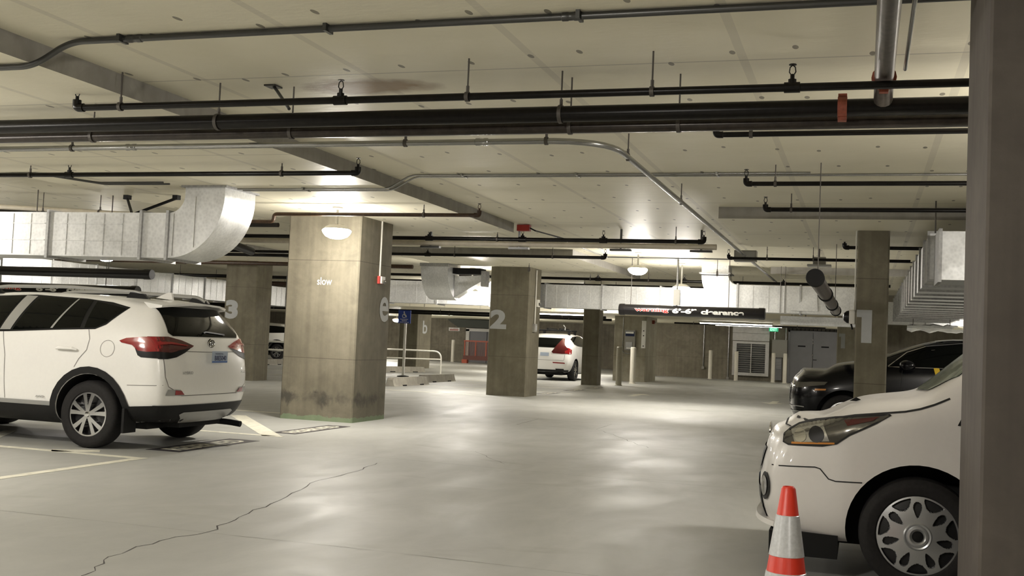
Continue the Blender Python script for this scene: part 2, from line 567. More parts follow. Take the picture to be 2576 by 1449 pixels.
# painted floor marks, cracks and joints (all lie on the slab)
def strip(name, a, b, wd, mat='linepaint', h=0.002, z0=0.0005):
    a, b = Vector((*a, 0)), Vector((*b, 0))
    d = (b - a).normalized()
    n = Vector((-d.y, d.x, 0)) * wd / 2
    pts = [a + n, a - n, b - n, b + n]
    return MB().prism([(p.x, p.y, z0) for p in pts], (0, 0, h)).build(name, mat, fl, smooth=False)
LN = 0.11
strip('stall_line', (-12.0, 9.5), (-6.86, 9.5), LN)
strip('stall_line', (-6.92, 9.45), (-6.92, 4.5), LN)
strip('stall_line', (-12.0, 12.5), (-7.0, 12.5), LN)
strip('stall_line', (-9.25, 15.1), (-7.15, 12.5), 0.24)
strip('stall_line', (-10.9, 15.1), (-9.2, 12.5), 0.2)
strip('stall_line', (-8.0, 9.5), (-7.62, 9.78), 0.2)
strip('stall_line', (-8.95, 9.5), (-9.8, 10.9), 0.14)
strip('stall_line', (-14.0, 16.0), (-8.75, 16.05), LN)
strip('stall_line', (-14.0, 25.0), (-9.0, 25.1), LN)
strip('stall_line', (-14.0, 28.4), (-7.4, 28.6), LN)
strip('stall_line', (-14.0, 31.9), (-7.9, 31.6), LN)
strip('stall_line', (-20.0, 33.4), (-11.3, 33.4), LN)
strip('stall_line', (-22.0, 20.0), (-16.0, 20.0), LN)
strip('stall_line', (-22.0, 30.0), (-16.0, 30.0), LN)
def reserved(x0, x1, y0, y1):
    MB().box((x0, y0, 0.0005), (x1, y1, 0.0025)).build('reserved_panel', 'darkpaint', fl, smooth=False)
    place_text('RESERVED', ((x0 + x1) / 2, (y0 + y1) / 2, 0.0035), (0, 1, 0), (-1, 0, 0), 'linepaint', fl,
               height=(x1 - x0) * 0.62, width=(y1 - y0) * 0.84, bold=0.03)
reserved(-7.36, -6.94, 10.2, 11.85)
reserved(-7.40, -7.05, 12.92, 14.55)
for yy in (27.3, 30.1, 32.6):
    reserved(-8.05, -7.70, yy, yy + 1.3)
def arrow(cx, cy, ang):
    pts = [(-.9, -.09), (.2, -.09), (.2, -.3), (.9, 0), (.2, .3), (.2, .09), (-.9, .09)]
    c, s_ = math.cos(ang), math.sin(ang)
    MB().prism([(cx + c * x - s_ * y, cy + s_ * x + c * y, .0005) for x, y in pts], (0, 0, .002)).build('lane_arrow', 'linepaint', fl, smooth=False)
arrow(-5.9, 30.0, PI / 2)
arrow(-2.25, 30.0, -PI / 2)
def crackline(pts, wd, name='crack', mat='crack', jit=0.03, n=5):
    P = [Vector((*p, 0)) for p in pts]
    Q = []
    for i in range(len(P) - 1):
        d = P[i + 1] - P[i]
        nn = Vector((-d.y, d.x, 0)).normalized()
        for k in range(n):
            Q.append(P[i] + d * k / n + nn * random.uniform(-jit, jit) * (1 if k else 0.3))
    Q.append(P[-1])
    mb = MB()
    L, Rr_ = [], []
    for i, q in enumerate(Q):
        d = (Q[min(i + 1, len(Q) - 1)] - Q[max(i - 1, 0)]).normalized()
        nn = Vector((-d.y, d.x, 0)) * wd * random.uniform(.25, 1.0) / 2
        L.append(q + nn)
        Rr_.append(q - nn)
    k = len(Q)
    vs = [(p.x, p.y, .0008) for p in L] + [(p.x, p.y, .0008) for p in Rr_]
    mb.add(vs, [(i, i + 1, k + i + 1, k + i) for i in range(k - 1)])
    return mb.build(name, mat, fl, smooth=False)
crackline([(-3.9, 4.8), (-3.93, 4.99), (-4.13, 5.42), (-4.17, 5.97), (-4.08, 6.36), (-4.24, 7.0), (-4.38, 7.82), (-4.68, 8.89), (-4.71, 9.93), (-4.84, 10.67)], 0.013)
crackline([(-9, 6.33), (-4.08, 6.36), (-3.0, 6.37), (0.5, 6.30)], 0.006, 'joint_line', 'joint', 0.004, 12)
crackline([(-6.6, 11.3), (-3.0, 11.0), (1.5, 11.0)], 0.007, 'joint_line', 'joint', 0.006, 12)
crackline([(-5.29, 16.99), (-5.38, 18.53), (-4.05, 18.45), (-4.01, 17.11), (-5.29, 16.99)], 0.016, 'patch_joint', 'joint', 0.004, 4)
crackline([(-4.0, 17.1), (-3.2, 15.6), (-2.7, 14.6)], 0.012, 'crack', 'joint', 0.04, 6)
crackline([(-4.4, 12.5), (-4.0, 11.9), (-3.7, 11.5)], 0.008, 'crack', 'joint', 0.03, 5)

# ------------------------------------------------------------------ columns
def column(label, lo, hi, mat='column', ch=0.02):
    base = ((lo[0] + hi[0]) / 2, (lo[1] + hi[1]) / 2, 0)
    t = thing('concrete_column', label, 'column', base, group='garage columns')
    MB().cbox((lo[0], lo[1], 0), (hi[0], hi[1], hi[2]), ch).build('shaft', mat, t, smooth=False)
    return t
cE = column('wide stained concrete column reading slow, lit by the lamp in front', (-8.55, 15.14), (-7.32, 16.33, DROP), 'column_e')
c2 = column('concrete column painted with a large 2', (-8.75, 25.45), (-7.75, 26.45, DROP + .05))
c3 = column('concrete column painted with a large 3 behind the white car', (-16.15, 25.4), (-15.22, 26.2, DROP + .05))
c1 = column('slim concrete column painted with a large 1 in front of the black car', (-0.13, 16.5), (0.31, 17.45, DROP + .02))
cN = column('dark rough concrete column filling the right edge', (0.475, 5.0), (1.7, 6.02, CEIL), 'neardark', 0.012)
c14 = column('slender concrete column beside the white car with a roof rack', (-8.80, 35.1), (-8.27, 35.7, CEIL))
cB = column('distant concrete column painted with a small b', (-18.66, 42.7), (-17.82, 44.2, SOFF))
c1b = column('distant lamplit-toned concrete column painted with a smaller 1', (-0.82, 36.0), (-0.29, 36.6, CEIL), 'pale')
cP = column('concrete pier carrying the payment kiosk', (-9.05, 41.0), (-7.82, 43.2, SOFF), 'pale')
place_text('slow', (-7.89, 15.135, 2.13), (1, 0, 0), (0, 0, 1), 'signwhite', cE, height=.115, width=.25, bold=.008)
place_text('e', (-7.315, 16.11, 1.755), (0, 1, 0), (0, 0, 1), 'numpaint', cE, height=.40, width=.34, bold=.02)
place_text('2', (-8.51, 25.445, 1.85), (1, 0, 0), (0, 0, 1), 'numpaint', c2, height=.47, width=.42, bold=.05)
place_text('3', (-15.92, 25.395, 1.85), (1, 0, 0), (0, 0, 1), 'numpaint', c3, height=.50, width=.38, bold=.06)
def one(parent, x0, x1, z0, z1, y):
    w_ = x1 - x0
    h_ = z1 - z0
    pts = [(x0, z1), (x1, z1), (x1, z0), (x0 + w_ * .33, z0), (x0 + w_ * .33, z1 - h_ * .22), (x0, z1 - h_ * .22)]
    MB().prism([(x, y, z) for x, z in pts], (0, .004, 0)).build('lettering', 'numpaint', parent, smooth=False)
one(c1, -0.115, 0.095, 1.53, 2.0, 16.494)
one(c1b, -0.76, -0.575, 1.55, 2.01, 35.994)
place_text('b', (-17.815, 43.5, 1.75), (0, 1, 0), (0, 0, 1), 'numpaint', cB, height=.55, width=.5, bold=.015)

# ------------------------------------------------------------------ lamps
def make_lamp(top):
    t = thing('pendant_lamp', 'lamp', 'lamp', (0, 0, 0), group='round pendant lamps')
    # built hanging from z=0 of the empty (ceiling) down
    MB().lathe([(0, 0), (.075, 0), (.075, -.02), (.03, -.04), (0, -.04)], (0, 0, 0), seg=20).build('canopy', 'housing', t, world=False)
    MB().cyl((0, 0, -.03), (0, 0, -top - .06), .018, 10).build('stem', 'housing', t, world=False)
    MB().lathe([(0, .085), (.05, .085), (.11, .075), (.16, .050), (.187, .019), (.187, .006), (0, .006)],
               (0, 0, -top - .10), seg=36).build('housing', 'housing', t, world=False)
    MB().lathe([(.186, .015), (.199, .006), (.207, -.008), (.190, -.045), (.155, -.085), (.09, -.115), (0, -.125)], (0, 0, -top - .10), seg=36).build('lens', 'lens', t, world=False)
    return t
LA = make_lamp(.25)
lamp_spots = [
    (-7.20, 14.10, DROP, .235, 'round pendant lamp glowing right in front of the wide column'),
    (-4.55, 22.65, CEIL, .25, 'round pendant lamp above the left part of the clearance bar'),
    (-4.05, 25.30, CEIL, .47, 'round pendant lamp half hidden behind the clearance bar'),
    (-16.9, 21.50, CEIL, .30, 'round pendant lamp below the near duct on the left'),
    (-9.45, 26.05, DROP, .52, 'round pendant lamp shining on the duct beside column 2'),
]
unseen_spots = [(1.9, 8.6), (-13.8, 10.2), (-8.9, 6.5),  (-9.6, 4.2), (-2.3, 2.0), (4.4, 17.0), (-14.2, 11.2), (3.3, 31.0), (3.8, 23.0),  # unseen lamps, mostly added as fill; the one over the van follows its shadow
             (-23.5, 25.0), (-13.5, 35.0), (-24.5, 39.0), (3.0, -3.0), (-12.0, -3.0)]
soffit_fill_spot = [(-9.12, 37.35)]  # unseen fill lamp added behind the slender column to brighten the pier
low_fill_spots = [(-14.3, 44.0), (-22.0, 43.5), (0.1, 45.0), (-11.3, 46.8), (-16.6, 53.0), (-25.0, 55.0)]  # unseen fill lamps added behind columns to brighten the far walls
put_far = [(-22.0, 50.0, 'small far lamp glowing left of the blue accessible parking sign')]
first = True
def put_lamp(x, y, z, label):
    global first
    o = LA if first else copy_tree(LA)
    first = False
    o.location = (x, y, z)
    o['label'] = label
    return o
for x, y, z, tp, lb in lamp_spots:
    if tp == .25:
        put_lamp(x, y, z, lb)
    else:
        o = make_lamp(tp)
        o.location = (x, y, z)
        o['label'] = lb
for x, y in unseen_spots:
    put_lamp(x, y, DROP if -10.1 < x < -5.6 and y < 17 else CEIL, 'unseen round pendant lamp lighting the bays from out of sight')
for x, y in soffit_fill_spot:
    put_lamp(x, y, CEIL, 'unseen round pendant lamp lighting the bays from out of sight')
for x, y, lb in put_far:
    put_lamp(x, y, SOFF + .02, lb)
for x, y in low_fill_spots:
    put_lamp(x, y, SOFF + .02, 'unseen round pendant lamp lighting the bays from out of sight')

# ------------------------------------------------------------------ pipes
def sprinkler(parent, p, up=True, mat='blackpipe'):
    # pipe outlet, frame arms and deflector of an upright head
    x, y, z = p
    mb = MB()
    mb.cyl((x, y, z), (x, y, z + .035), .014, 8)
    for s_ in (-1, 1):
        mb.sweep([(x + s_ * .008, y, z + .03), (x + s_ * .02, y, z + .05), (x + s_ * .016, y, z + .08), (x, y, z + .095)], .004, 5)
    mb.lathe([(0, 0), (.024, 0), (.024, .006), (0, .008)], (x, y, z + .094), seg=10)
    return mb.build('sprinkler_head', mat, parent)

def hanger(parent, p, r, top, mat='rod'):
    x, y, z = p
    top = ceil_at(x, y)
    mb = MB()
    mb.lathe([(r + .003, -.014), (r + .009, -.014), (r + .009, .014), (r + .003, .014)], (x, y, z), axis='x', seg=14, closed=True)
    mb.cyl((x, y, z + r + .005), (x, y, z + r + .05), .012, 6)
    mb.cyl((x, y, z + r + .02), (x, y, top), .0065, 6)
    return mb.build('hanger', mat, parent)

def pipe(label, pts, r, mat='blackpipe', hangers=(), heads=(), tees=(), bend=0.0, name='sprinkler_pipe', group=None, cat='pipe', endhead=None, couplings=(), axis=0):
    t = thing(name, label, cat, pts[0], group=group)
    MB().sweep(pts, r, 14, bend, 8).build('tube', mat, t)
    for h in hangers:
        hanger(t, h[:3], r, h[3])
    for h in heads:
        mb = MB()
        d = Vector((1, 0, 0)) if axis == 0 else Vector((0, 1, 0))
        c = Vector(h)
        mb.cyl(c - d * r * 1.9, c + d * r * 1.9, r * 1.35, 12)
        mb.cyl(c, c + Vector((0, 0, r * 2.0)), r * 1.0, 10)
        mb.build('tee', mat, t)
        sprinkler(t, (h[0], h[1], h[2] + r * 1.9), mat=mat)
    if endhead:
        ex = Vector(endhead)
        mb = MB()
        d = (Vector(pts[1]) - Vector(pts[0])).normalized() if (Vector(pts[0]) - ex).length < .01 else (Vector(pts[-2]) - Vector(pts[-1])).normalized()
        mb.sweep([ex + d * r * 2.6, ex, ex + Vector((0, 0, r * 2.4))], r * 1.3, 12, r * 1.6, 6)
        mb.build('elbow', mat, t)
        sprinkler(t, (ex.x, ex.y, ex.z + r * 2.2), mat=mat)
    for c in couplings:
        c = Vector(c[:3])
        d = Vector((1, 0, 0)) if axis == 0 else Vector((0, 1, 0))
        mb = MB()
        mb.cyl(c - d * .03, c + d * .03, r * 1.28, 14)
        for s_ in (-1, 1):
            mb.box(c - Vector((.028, .028, .012)) + Vector((0, 0, s_ * r * 1.35)), c + Vector((.028, .028, .012)) + Vector((0, 0, s_ * r * 1.35)))
        mb.build('coupling', 'redcoupling', t)
    return t

GP = 'sprinkler pipes under the slab'
# the near bundle of three black pipes
pipe('thin black sprinkler pipe, topmost of the near pipe bundle', [(-5.96, 7.12, 3.03), (9, 7.12, 3.03)], .026,
     hangers=[(-5.55, 7.12, 3.03, CEIL), (-2.68, 7.12, 3.03, CEIL), (-1.38, 7.12, 3.03, CEIL)], heads=[(-3.66, 7.12, 3.03), (-.48, 7.12, 3.03)],
     endhead=(-5.96, 7.12, 3.03), group=GP)
pipe('thickest black main pipe in the middle of the near bundle', [(-18, 7.55, 2.985), (9, 7.55, 2.985)], .058,
     hangers=[(-4.95, 7.55, 2.985, CEIL), (-2.12, 7.55, 2.985, CEIL), (-9, 7.55, 2.985, DROP)], couplings=[(-.18, 7.55, 2.985)], group=GP)
pipe('dark pipe, lowest of the near pipe bundle', [(-18, 7.75, 2.93), (9, 7.75, 2.93)], .046, 'oldpipe',
     hangers=[(-6.3, 7.75, 2.93, DROP), (-4.4, 7.75, 2.93, CEIL), (-2.1, 7.75, 2.93, CEIL), (-1.3, 7.75, 2.93, CEIL)], group=GP)
# grey pipe and thin line running away from the viewer, top right
pipe('thick grey pipe running overhead toward the near bundle', [(.075, -3, 3.125), (.075, 7.30, 3.125), (.075, 7.50, 3.02)], .060, 'greypipe', bend=.08,
     couplings=[(.075, 7.30, 3.115)], axis=1, group=GP)
pipe('thin steel conduit beside the thick grey overhead pipe', [(.20, -3, 3.17), (.20, 7.3, 3.17)], .013, 'conduit', axis=1, name='conduit', group='steel conduits', cat='conduit')
# branch lines with upright heads
pipe('black branch pipe ending above the nearest parking stall', [(-14, 10.4, 3.03), (-5.1, 10.4, 3.03)], .026, 'blackpipe',
     hangers=[(-6.0, 10.4, 3.03, DROP), (-9.3, 10.4, 3.03, DROP)], heads=[(-8.75, 10.4, 3.03)], endhead=(-5.1, 10.4, 3.03), group=GP)
pipe('rusty brown branch pipe crossing the top of the wide column', [(-9.3, 13.8, 2.89), (-8.05, 13.8, 2.89), (-8.05, 13.8, 3.0), (-4.95, 13.8, 3.0)], .026, 'brownpipe',
     hangers=[(-5.75, 13.8, 3.0, DROP)], endhead=(-4.95, 13.8, 3.0), bend=.06, group=GP)
pipe('short black branch pipe just below the bundle at right', [(-1.2, 9.0, 3.1), (9, 9.0, 3.1)], .022,
     hangers=[(-.92, 9.0, 3.1, CEIL)], endhead=(-1.2, 9.0, 3.1), group=GP)
pipe('black branch pipe second from the bundle at right', [(-1.23, 11.7, 3.1), (9, 11.7, 3.1)], .024,
     hangers=[(-.93, 11.7, 3.1, CEIL)], endhead=(-1.23, 11.7, 3.1), group=GP)
pipe('black branch pipe in front of the right drop panel', [(-1.21, 13.85, 3.1), (9, 13.85, 3.1)], .026,
     hangers=[(-.9, 13.85, 3.1, CEIL)], endhead=(-1.21, 13.85, 3.1), group=GP)
pipe('long black branch pipe ending above the clearance bar', [(-14, 17.7, 3.06), (-2.5, 17.7, 3.06)], .034,
     hangers=[(-6.0, 17.7, 3.06, CEIL), (-2.95, 17.7, 3.06, CEIL)], heads=[(-7.25, 17.7, 3.06), (-5.55, 17.7, 3.06), (-4.15, 17.7, 3.06)], endhead=(-2.5, 17.7, 3.06), group=GP)
pipe('black branch pipe passing in front of column 2', [(-14, 21.2, 3.06), (-4.92, 21.2, 3.06)], .032,
     hangers=[(-6.0, 21.2, 3.06, CEIL), (-8.1, 21.2, 3.06, CEIL)], heads=[(-8.7, 21.2, 3.06)], endhead=(-4.92, 21.2, 3.06), group=GP)
pipe('short black branch pipe passing behind column 1', [(-.34, 18.2, 3.05), (9, 18.2, 3.05)], .028, endhead=(-.34, 18.2, 3.05), group=GP)
pipe('black branch pipe starting at the grey junction box', [(-2.38, 20.1, 3.005), (.72, 20.1, 3.005)], .026,
     hangers=[(-1.7, 20.1, 3.005, CEIL), (-.9, 20.1, 3.005, CEIL)], endhead=(-2.38, 20.1, 3.005), group=GP)
pipe('black pipe running above the far duct', [(-14, 27.3, 3.0), (.55, 27.3, 3.0)], .036,
     hangers=[(-6.7, 27.3, 3.0, CEIL), (-5.2, 27.3, 3.0, CEIL)], heads=[(-6.5, 27.3, 3.0), (-4.3, 27.3, 3.0), (-1.9, 27.3, 3.0)], group=GP)
for i, (yy, zz, rr, lb, x0, x1) in enumerate([(24.2, 3.0, .05, 'dark pipe in the shadow behind the long branch pipe', -30, -10.3),
                                     (29.5, 2.95, .05, 'dark far pipe just behind the far duct', -30, .55),
                                     (31.5, 2.85, .06, 'thick dark far pipe between the duct and the far slab', -30, .55),
                                     (33.5, 2.98, .05, 'dark far pipe near the slender column', -30, .55),
                                     (36.0, 2.95, .07, 'thick dark far pipe hanging before the low soffit', -30, 0.2)]):
    pipe(lb, [(x0, yy, zz), (x1, yy, zz)], rr, 'blackpipe' if i % 2 else 'brownpipe',
         hangers=[(x, yy, zz, CEIL) for x in (-25.4, -20.4, -16.6, -12.2, -7.4, -3.1)], group=GP)
pipe('thick black drain pipe sloping down beside the wide column', [(-10.6, 15.3, 2.98), (-11.05, 18.2, 2.81)], .075, 'blackpipe',
     name='drain_pipe', hangers=[(-10.8, 16.5, 2.91, CEIL)], cat='pipe', group=GP)
pipe('black pipe behind the elbow of the near duct', [(-12.0, 14.98, 2.97), (-8.65, 14.98, 2.97)], .035, 'blackpipe', hangers=[(-9.6, 14.98, 2.97, DROP)], group=GP)
pipe('black pipe below the slab left of the wide column', [(-18.0, 18.6, 2.78), (-9, 18.6, 2.78)], .032, 'blackpipe', hangers=[(-13, 18.6, 2.78, CEIL)], group=GP)
pipe('thick dark pipe slanting behind the near duct at left', [(-15.2, 12.95, 3.0), (-11.3, 13.9, 2.937)], .06, 'blackpipe', hangers=[(-12.0, 13.731, 2.948, CEIL)], group=GP)
pipe('cream pipe slanting behind the near duct at left', [(-15.2, 13.0, 3.11), (-10.0, 14.35, 3.0)], .045, 'creampipe', hangers=[(-11.2, 14.04, 3.025, CEIL)], group=GP)
for k, zz in ((0, 2.36), (1, 2.30)):
    pipe(['upper', 'lower'][k] + ' black pipe below the far low soffit', [(-34, 40.6 + k, zz), (-9.3, 40.6 + k, zz)], .05, 'blackpipe', hangers=[(x, 40.6 + k, zz, SOFF) for x in (-30, -24, -16, -11)], group=GP)
pipe('black pipe below the far soffit right of the kiosk', [(-7.6, 46.0, 2.38), (-1.5, 46.0, 2.38)], .035, 'blackpipe', hangers=[(-6.8, 46.0, 2.38, SOFF), (-2.6, 46.0, 2.38, SOFF)], group=GP)
b0 = thing('pipe_brace', 'grey angled brace from the slab to the near pipe bundle', 'brace', (-4.6, 7.4, 3.2))
MB().sweep([(-4.56, 7.70, CEIL), (-4.50, 7.66, 3.25), (-4.28, 7.48, 3.06)], .013, 8).build('strut', 'conduit_dark', b0)
MB().box((-4.61, 7.64, CEIL - .012), (-4.51, 7.76, CEIL)).build('foot', 'conduit_dark', b0)
# cream pipe on strut hangers
cp = thing('cream_pipe', 'cream painted pipe carried on small strut hangers', 'pipe', (-14, 18.15, 3.0))
MB().cyl((-14, 18.15, 3.02), (-2.35, 18.15, 3.02), .048, 14).build('tube', 'creampipe', cp)
for x in (-7.4, -5.75, -3.95, -2.6):
    MB().box((x - .015, 18.13, 2.95), (x + .015, 18.17, CEIL)).box((x - .18, 18.1, 2.93), (x + .18, 18.2, 2.965)).build('strut_hanger', 'conduit_dark', cp)

# conduits
def conduit(label, pts, r, mat='conduit', bend=.1, straps=(), hangers=(), couplings=(), box=None):
    t = thing('conduit', label, 'conduit', pts[0], group='steel conduits')
    MB().sweep(pts, r, 12, bend, 8).build('tube', mat, t)
    for s_ in straps:
        MB().box((s_[0] - .012, s_[1] - r - .03, s_[2] - r - .002), (s_[0] + .012, s_[1] + r + .03, s_[2] + r + .004)).build('strap', mat, t)
    for h in hangers:
        hanger(t, h[:3], r, h[3])
    for c in couplings:
        c = Vector(c)
        MB().lathe([(r, -.06), (r * 1.22, -.055), (r * 1.22, -.02), (r * 1.1, -.015), (r * 1.1, .015), (r * 1.22, .02), (r * 1.22, .055), (r, .06)], c, axis='x', seg=14).build('coupling', mat, t)
    return t
conduit('dull conduit strapped along the ceiling nearest the viewer', [(-12, 6.2, 3.115), (-5.58, 6.2, 3.115), (-5.28, 6.2, 3.275), (9, 6.2, 3.275)], .022, 'conduit_dark', .12,
        straps=[(-4.85, 6.2, 3.275), (-3.3, 6.2, 3.275), (-1.65, 6.2, 3.275), (-6.6, 6.2, 3.115)], couplings=[(-4.75, 6.2, 3.275), (-1.7, 6.2, 3.275)])
conduit('bright steel conduit bending away to the grey junction box', [(-14, 9.05, 3.08), (-2.12, 9.05, 3.08), (-2.12, 28.0, 3.08)], .027, 'conduit', .62,
        hangers=[(-7.6, 9.05, 3.08, DROP), (-3.98, 9.05, 3.08, CEIL), (-2.66, 9.05, 3.08, CEIL), (-2.12, 9.9, 3.08, CEIL), (-2.12, 13.0, 3.08, CEIL)],
        couplings=[(-6.9, 9.05, 3.08), (-3.25, 9.05, 3.08)])
for k, dy in ((0, 0), (1, .13)):
    conduit(['upper', 'lower'][k] + ' of the paired thin conduits stepping over the ceiling drop', [(-7.64, 12.3 - dy, 3.12), (-5.56, 12.3 - dy, 3.12), (-5.26, 12.3 - dy, 3.285), (9 if k == 0 else -.6, 12.3 - dy, 3.285)], .012, 'conduit', .08,
            straps=[(-4.6, 12.3 - dy, 3.285), (-3.2, 12.3 - dy, 3.285), (-1.6, 12.3 - dy, 3.285), (-6.7, 12.3 - dy, 3.12)])
    conduit(['upper', 'lower'][k] + ' of the paired thin conduits left of the duct elbow', [(-14, 11.0 - dy, 3.125), (-9.6, 11.0 - dy, 3.125), (-9.2, 11.6 - dy, 3.1), (-8.25, 11.6 - dy, 3.1)], .012, 'conduit_dark', .08)
conduit('thin conduit along the slab above the far lamps', [(-7, 23.8, 3.24), (-6.0, 23.8, 3.24), (-5.7, 23.8, 3.285), (9, 23.8, 3.285)], .012, 'conduit_dark', .08)
conduit('thin conduit running away beside the far pendant lamps', [(-5.5, 19.6, 3.285), (-5.5, 23.6, 3.285)], .014, 'conduit', .08)
conduit('vertical conduit down the right side of column 2', [(-7.73, 25.95, 3.1), (-7.73, 25.95, 1.72)], .018, 'offwhite', 0)
conduit('vertical conduit down the right side of the wide column', [(-7.305, 15.86, DROP), (-7.305, 15.86, 2.26)], .014, 'offwhite', 0)
jb = thing('junction_box', 'grey square junction box on the bright conduit', 'box', (-2.12, 20.5, 2.98))
MB().cbox((-2.32, 20.4, 2.98), (-1.92, 20.65, 3.18), .01).build('body', 'cabinet', jb)
MB().box((-2.30, 20.385, 3.0), (-1.94, 20.4, 3.16)).build('cover', 'silver', jb)
jb = thing('junction_box', 'small grey box fixed high beside column 1', 'box', (-.85, 21.2, 3.0))
MB().cbox((-.95, 21.1, 3.0), (-.72, 21.3, 3.14), .01).build('body', 'cabinet', jb)
MB().box((-1.05, 21.05, 2.965), (-.62, 21.35, 3.0)).build('bracket', 'silver', jb)
MB().cyl((-.84, 21.2, 3.14), (-.84, 21.2, CEIL), .012, 8).build('stem', 'rod', jb)
rb = thing('fire_alarm_box', 'small red box at the end of the ceiling drop', 'box', (-5.5, 17.6, 3.22))
MB().cbox((-5.6, 17.5, 3.19), (-5.38, 17.62, 3.29), .008).build('body', 'alarmred', rb)
MB().sweep([(-5.38, 17.55, 3.24), (-5.3, 17.6, 3.2), (-4.9, 20.9, 3.2)], .012, 8).build('cable', 'blackpipe', rb)

# ------------------------------------------------------------------ ducts
def rect_ring(mb, mi=0):
    pass
def duct_section(parent, lo, hi, mat='galv'):
    return MB().box(lo, hi).build('duct_section', mat, parent, smooth=False)
def duct_run(label, axis, a, b, lo2, hi2, seg, ribs=True, side=-1, name='air_duct'):
    # axis 0: runs along X between a and b, cross-section (y,z) lo2..hi2 ; axis 1: along Y, section (x,z)
    mk = (lambda s, p, q: (s, p, q)) if axis == 0 else (lambda s, p, q: (p, s, q))
    t = thing(name, label, 'duct', mk(a, lo2[0], lo2[1]), group='galvanised air ducts')
    n = max(1, round(abs(b - a) / seg))
    for i in range(n):
        s0 = a + (b - a) * i / n
        s1 = a + (b - a) * (i + 1) / n
        sec = duct_section(t, mk(min(s0, s1), lo2[0], lo2[1]), mk(max(s0, s1), hi2[0], hi2[1]))
        if ribs:
            mb = MB()
            f = lo2[0] if side < 0 else hi2[0]
            f0, f1 = (f - .006, f + .001) if side < 0 else (f - .001, f + .006)
            m_ = max(2, round(abs(s1 - s0) / .32))
            for k in range(1, m_):
                s = s0 + (s1 - s0) * k / m_
                mb.box(mk(s - .005, f0, lo2[1] + .02), mk(s + .005, f1, hi2[1] - .02))
            for q in (.36, .74):
                z = lo2[1] + (hi2[1] - lo2[1]) * q
                mb.box(mk(min(s0, s1) + .06, f0, z - .005), mk(max(s0, s1) - .06, f1, z + .005))
            mb.build('stiffening_beads', 'galv', sec, smooth=False)
    for i in range(n + 1):
        s = a + (b - a) * i / n
        g = .03
        mb = MB()
        y0, z0, y1, z1 = lo2[0], lo2[1], hi2[0], hi2[1]
        mb.box(mk(s - .02, y0 - g, z0 - g), mk(s + .02, y1 + g, z0))
        mb.box(mk(s - .02, y0 - g, z1), mk(s + .02, y1 + g, z1 + g))
        mb.box(mk(s - .02, y0 - g, z0), mk(s + .02, y0, z1))
        mb.box(mk(s - .02, y1, z0), mk(s + .02, y1 + g, z1))
        mb.build('flange', 'galv_dark', t, smooth=False)
    return t

def elbow_xz(t, cx, cz, r0, r1, y0, y1, a0, a1, name='elbow', n=14):
    mb = MB()
    vs, fs = [], []
    for i in range(n + 1):
        a = a0 + (a1 - a0) * i / n
        c, s_ = math.cos(a), math.sin(a)
        for r in (r0, r1):
            for y in (y0, y1):
                vs.append((cx + r * c, y, cz + r * s_))
    for i in range(n):
        b, d = i * 4, (i + 1) * 4
        for p, q in ((0, 1), (1, 3), (3, 2), (2, 0)):
            fs.append((b + p, b + q, d + q, d + p))
    fs += [(0, 1, 3, 2), (n * 4, n * 4 + 1, n * 4 + 3, n * 4 + 2)]
    mb.add(vs, fs)
    return mb.build(name, 'galv', t, angle=25)

# near duct with the big upturned elbow
nd = duct_run('big galvanised duct with upturned elbow above the white car', 0, -8.92, -16.2, (12.0, 2.21), (12.72, 2.79), 1.46)
duct_section(nd, (-8.92, 12.0, 2.21), (-8.52, 12.72, 2.79))
MB().box((-8.54, 11.97, 2.18), (-8.50, 12.75, 2.21)).box((-8.54, 11.97, 2.79), (-8.50, 12.75, 2.82)).box((-8.54, 11.97, 2.21), (-8.50, 12.0, 2.79)).build('flange', 'galv_dark', nd, smooth=False)
eb = elbow_xz(nd, -8.52, 3.02, .23, .81, 12.0, 12.72, -PI / 2, 0)
MB().box((-8.44, 11.994, 2.24), (-8.432, 12.0, 2.78)).box((-8.13, 11.994, 2.35), (-8.122, 12.0, 3.0)).build('standing_seam', 'alloy', eb, smooth=False)
MB().box((-8.29, 12.0, 3.02), (-7.71, 12.72, DROP)).build('neck', 'galv', nd, smooth=False)
MB().box((-8.33, 11.96, DROP - .025), (-7.67, 12.76, DROP)).build('ceiling_flange', 'galv_dark', nd, smooth=False)
for x in (-10.9, -13.4):
    MB().cyl((x, 12.36, 2.79), (x, 12.36, DROP), .008, 6).build('hanger_rod', 'rod', nd)
br = thing('pipe_brace', 'black V-shaped brace standing on the near duct', 'brace', (-9.45, 12.5, 2.8))
MB().cyl((-9.45, 12.5, 2.82), (-9.85, 12.9, 3.1), .02, 8).build('strut', 'black', br)
MB().cyl((-9.45, 12.5, 2.82), (-9.05, 12.9, 3.1), .02, 8).build('strut', 'black', br)
for s_ in (-1, 1):
    MB().box((-9.45 + s_ * .4 - .04, 12.86, 3.08), (-9.45 + s_ * .4 + .04, 12.94, DROP)).build('foot', 'black', br)

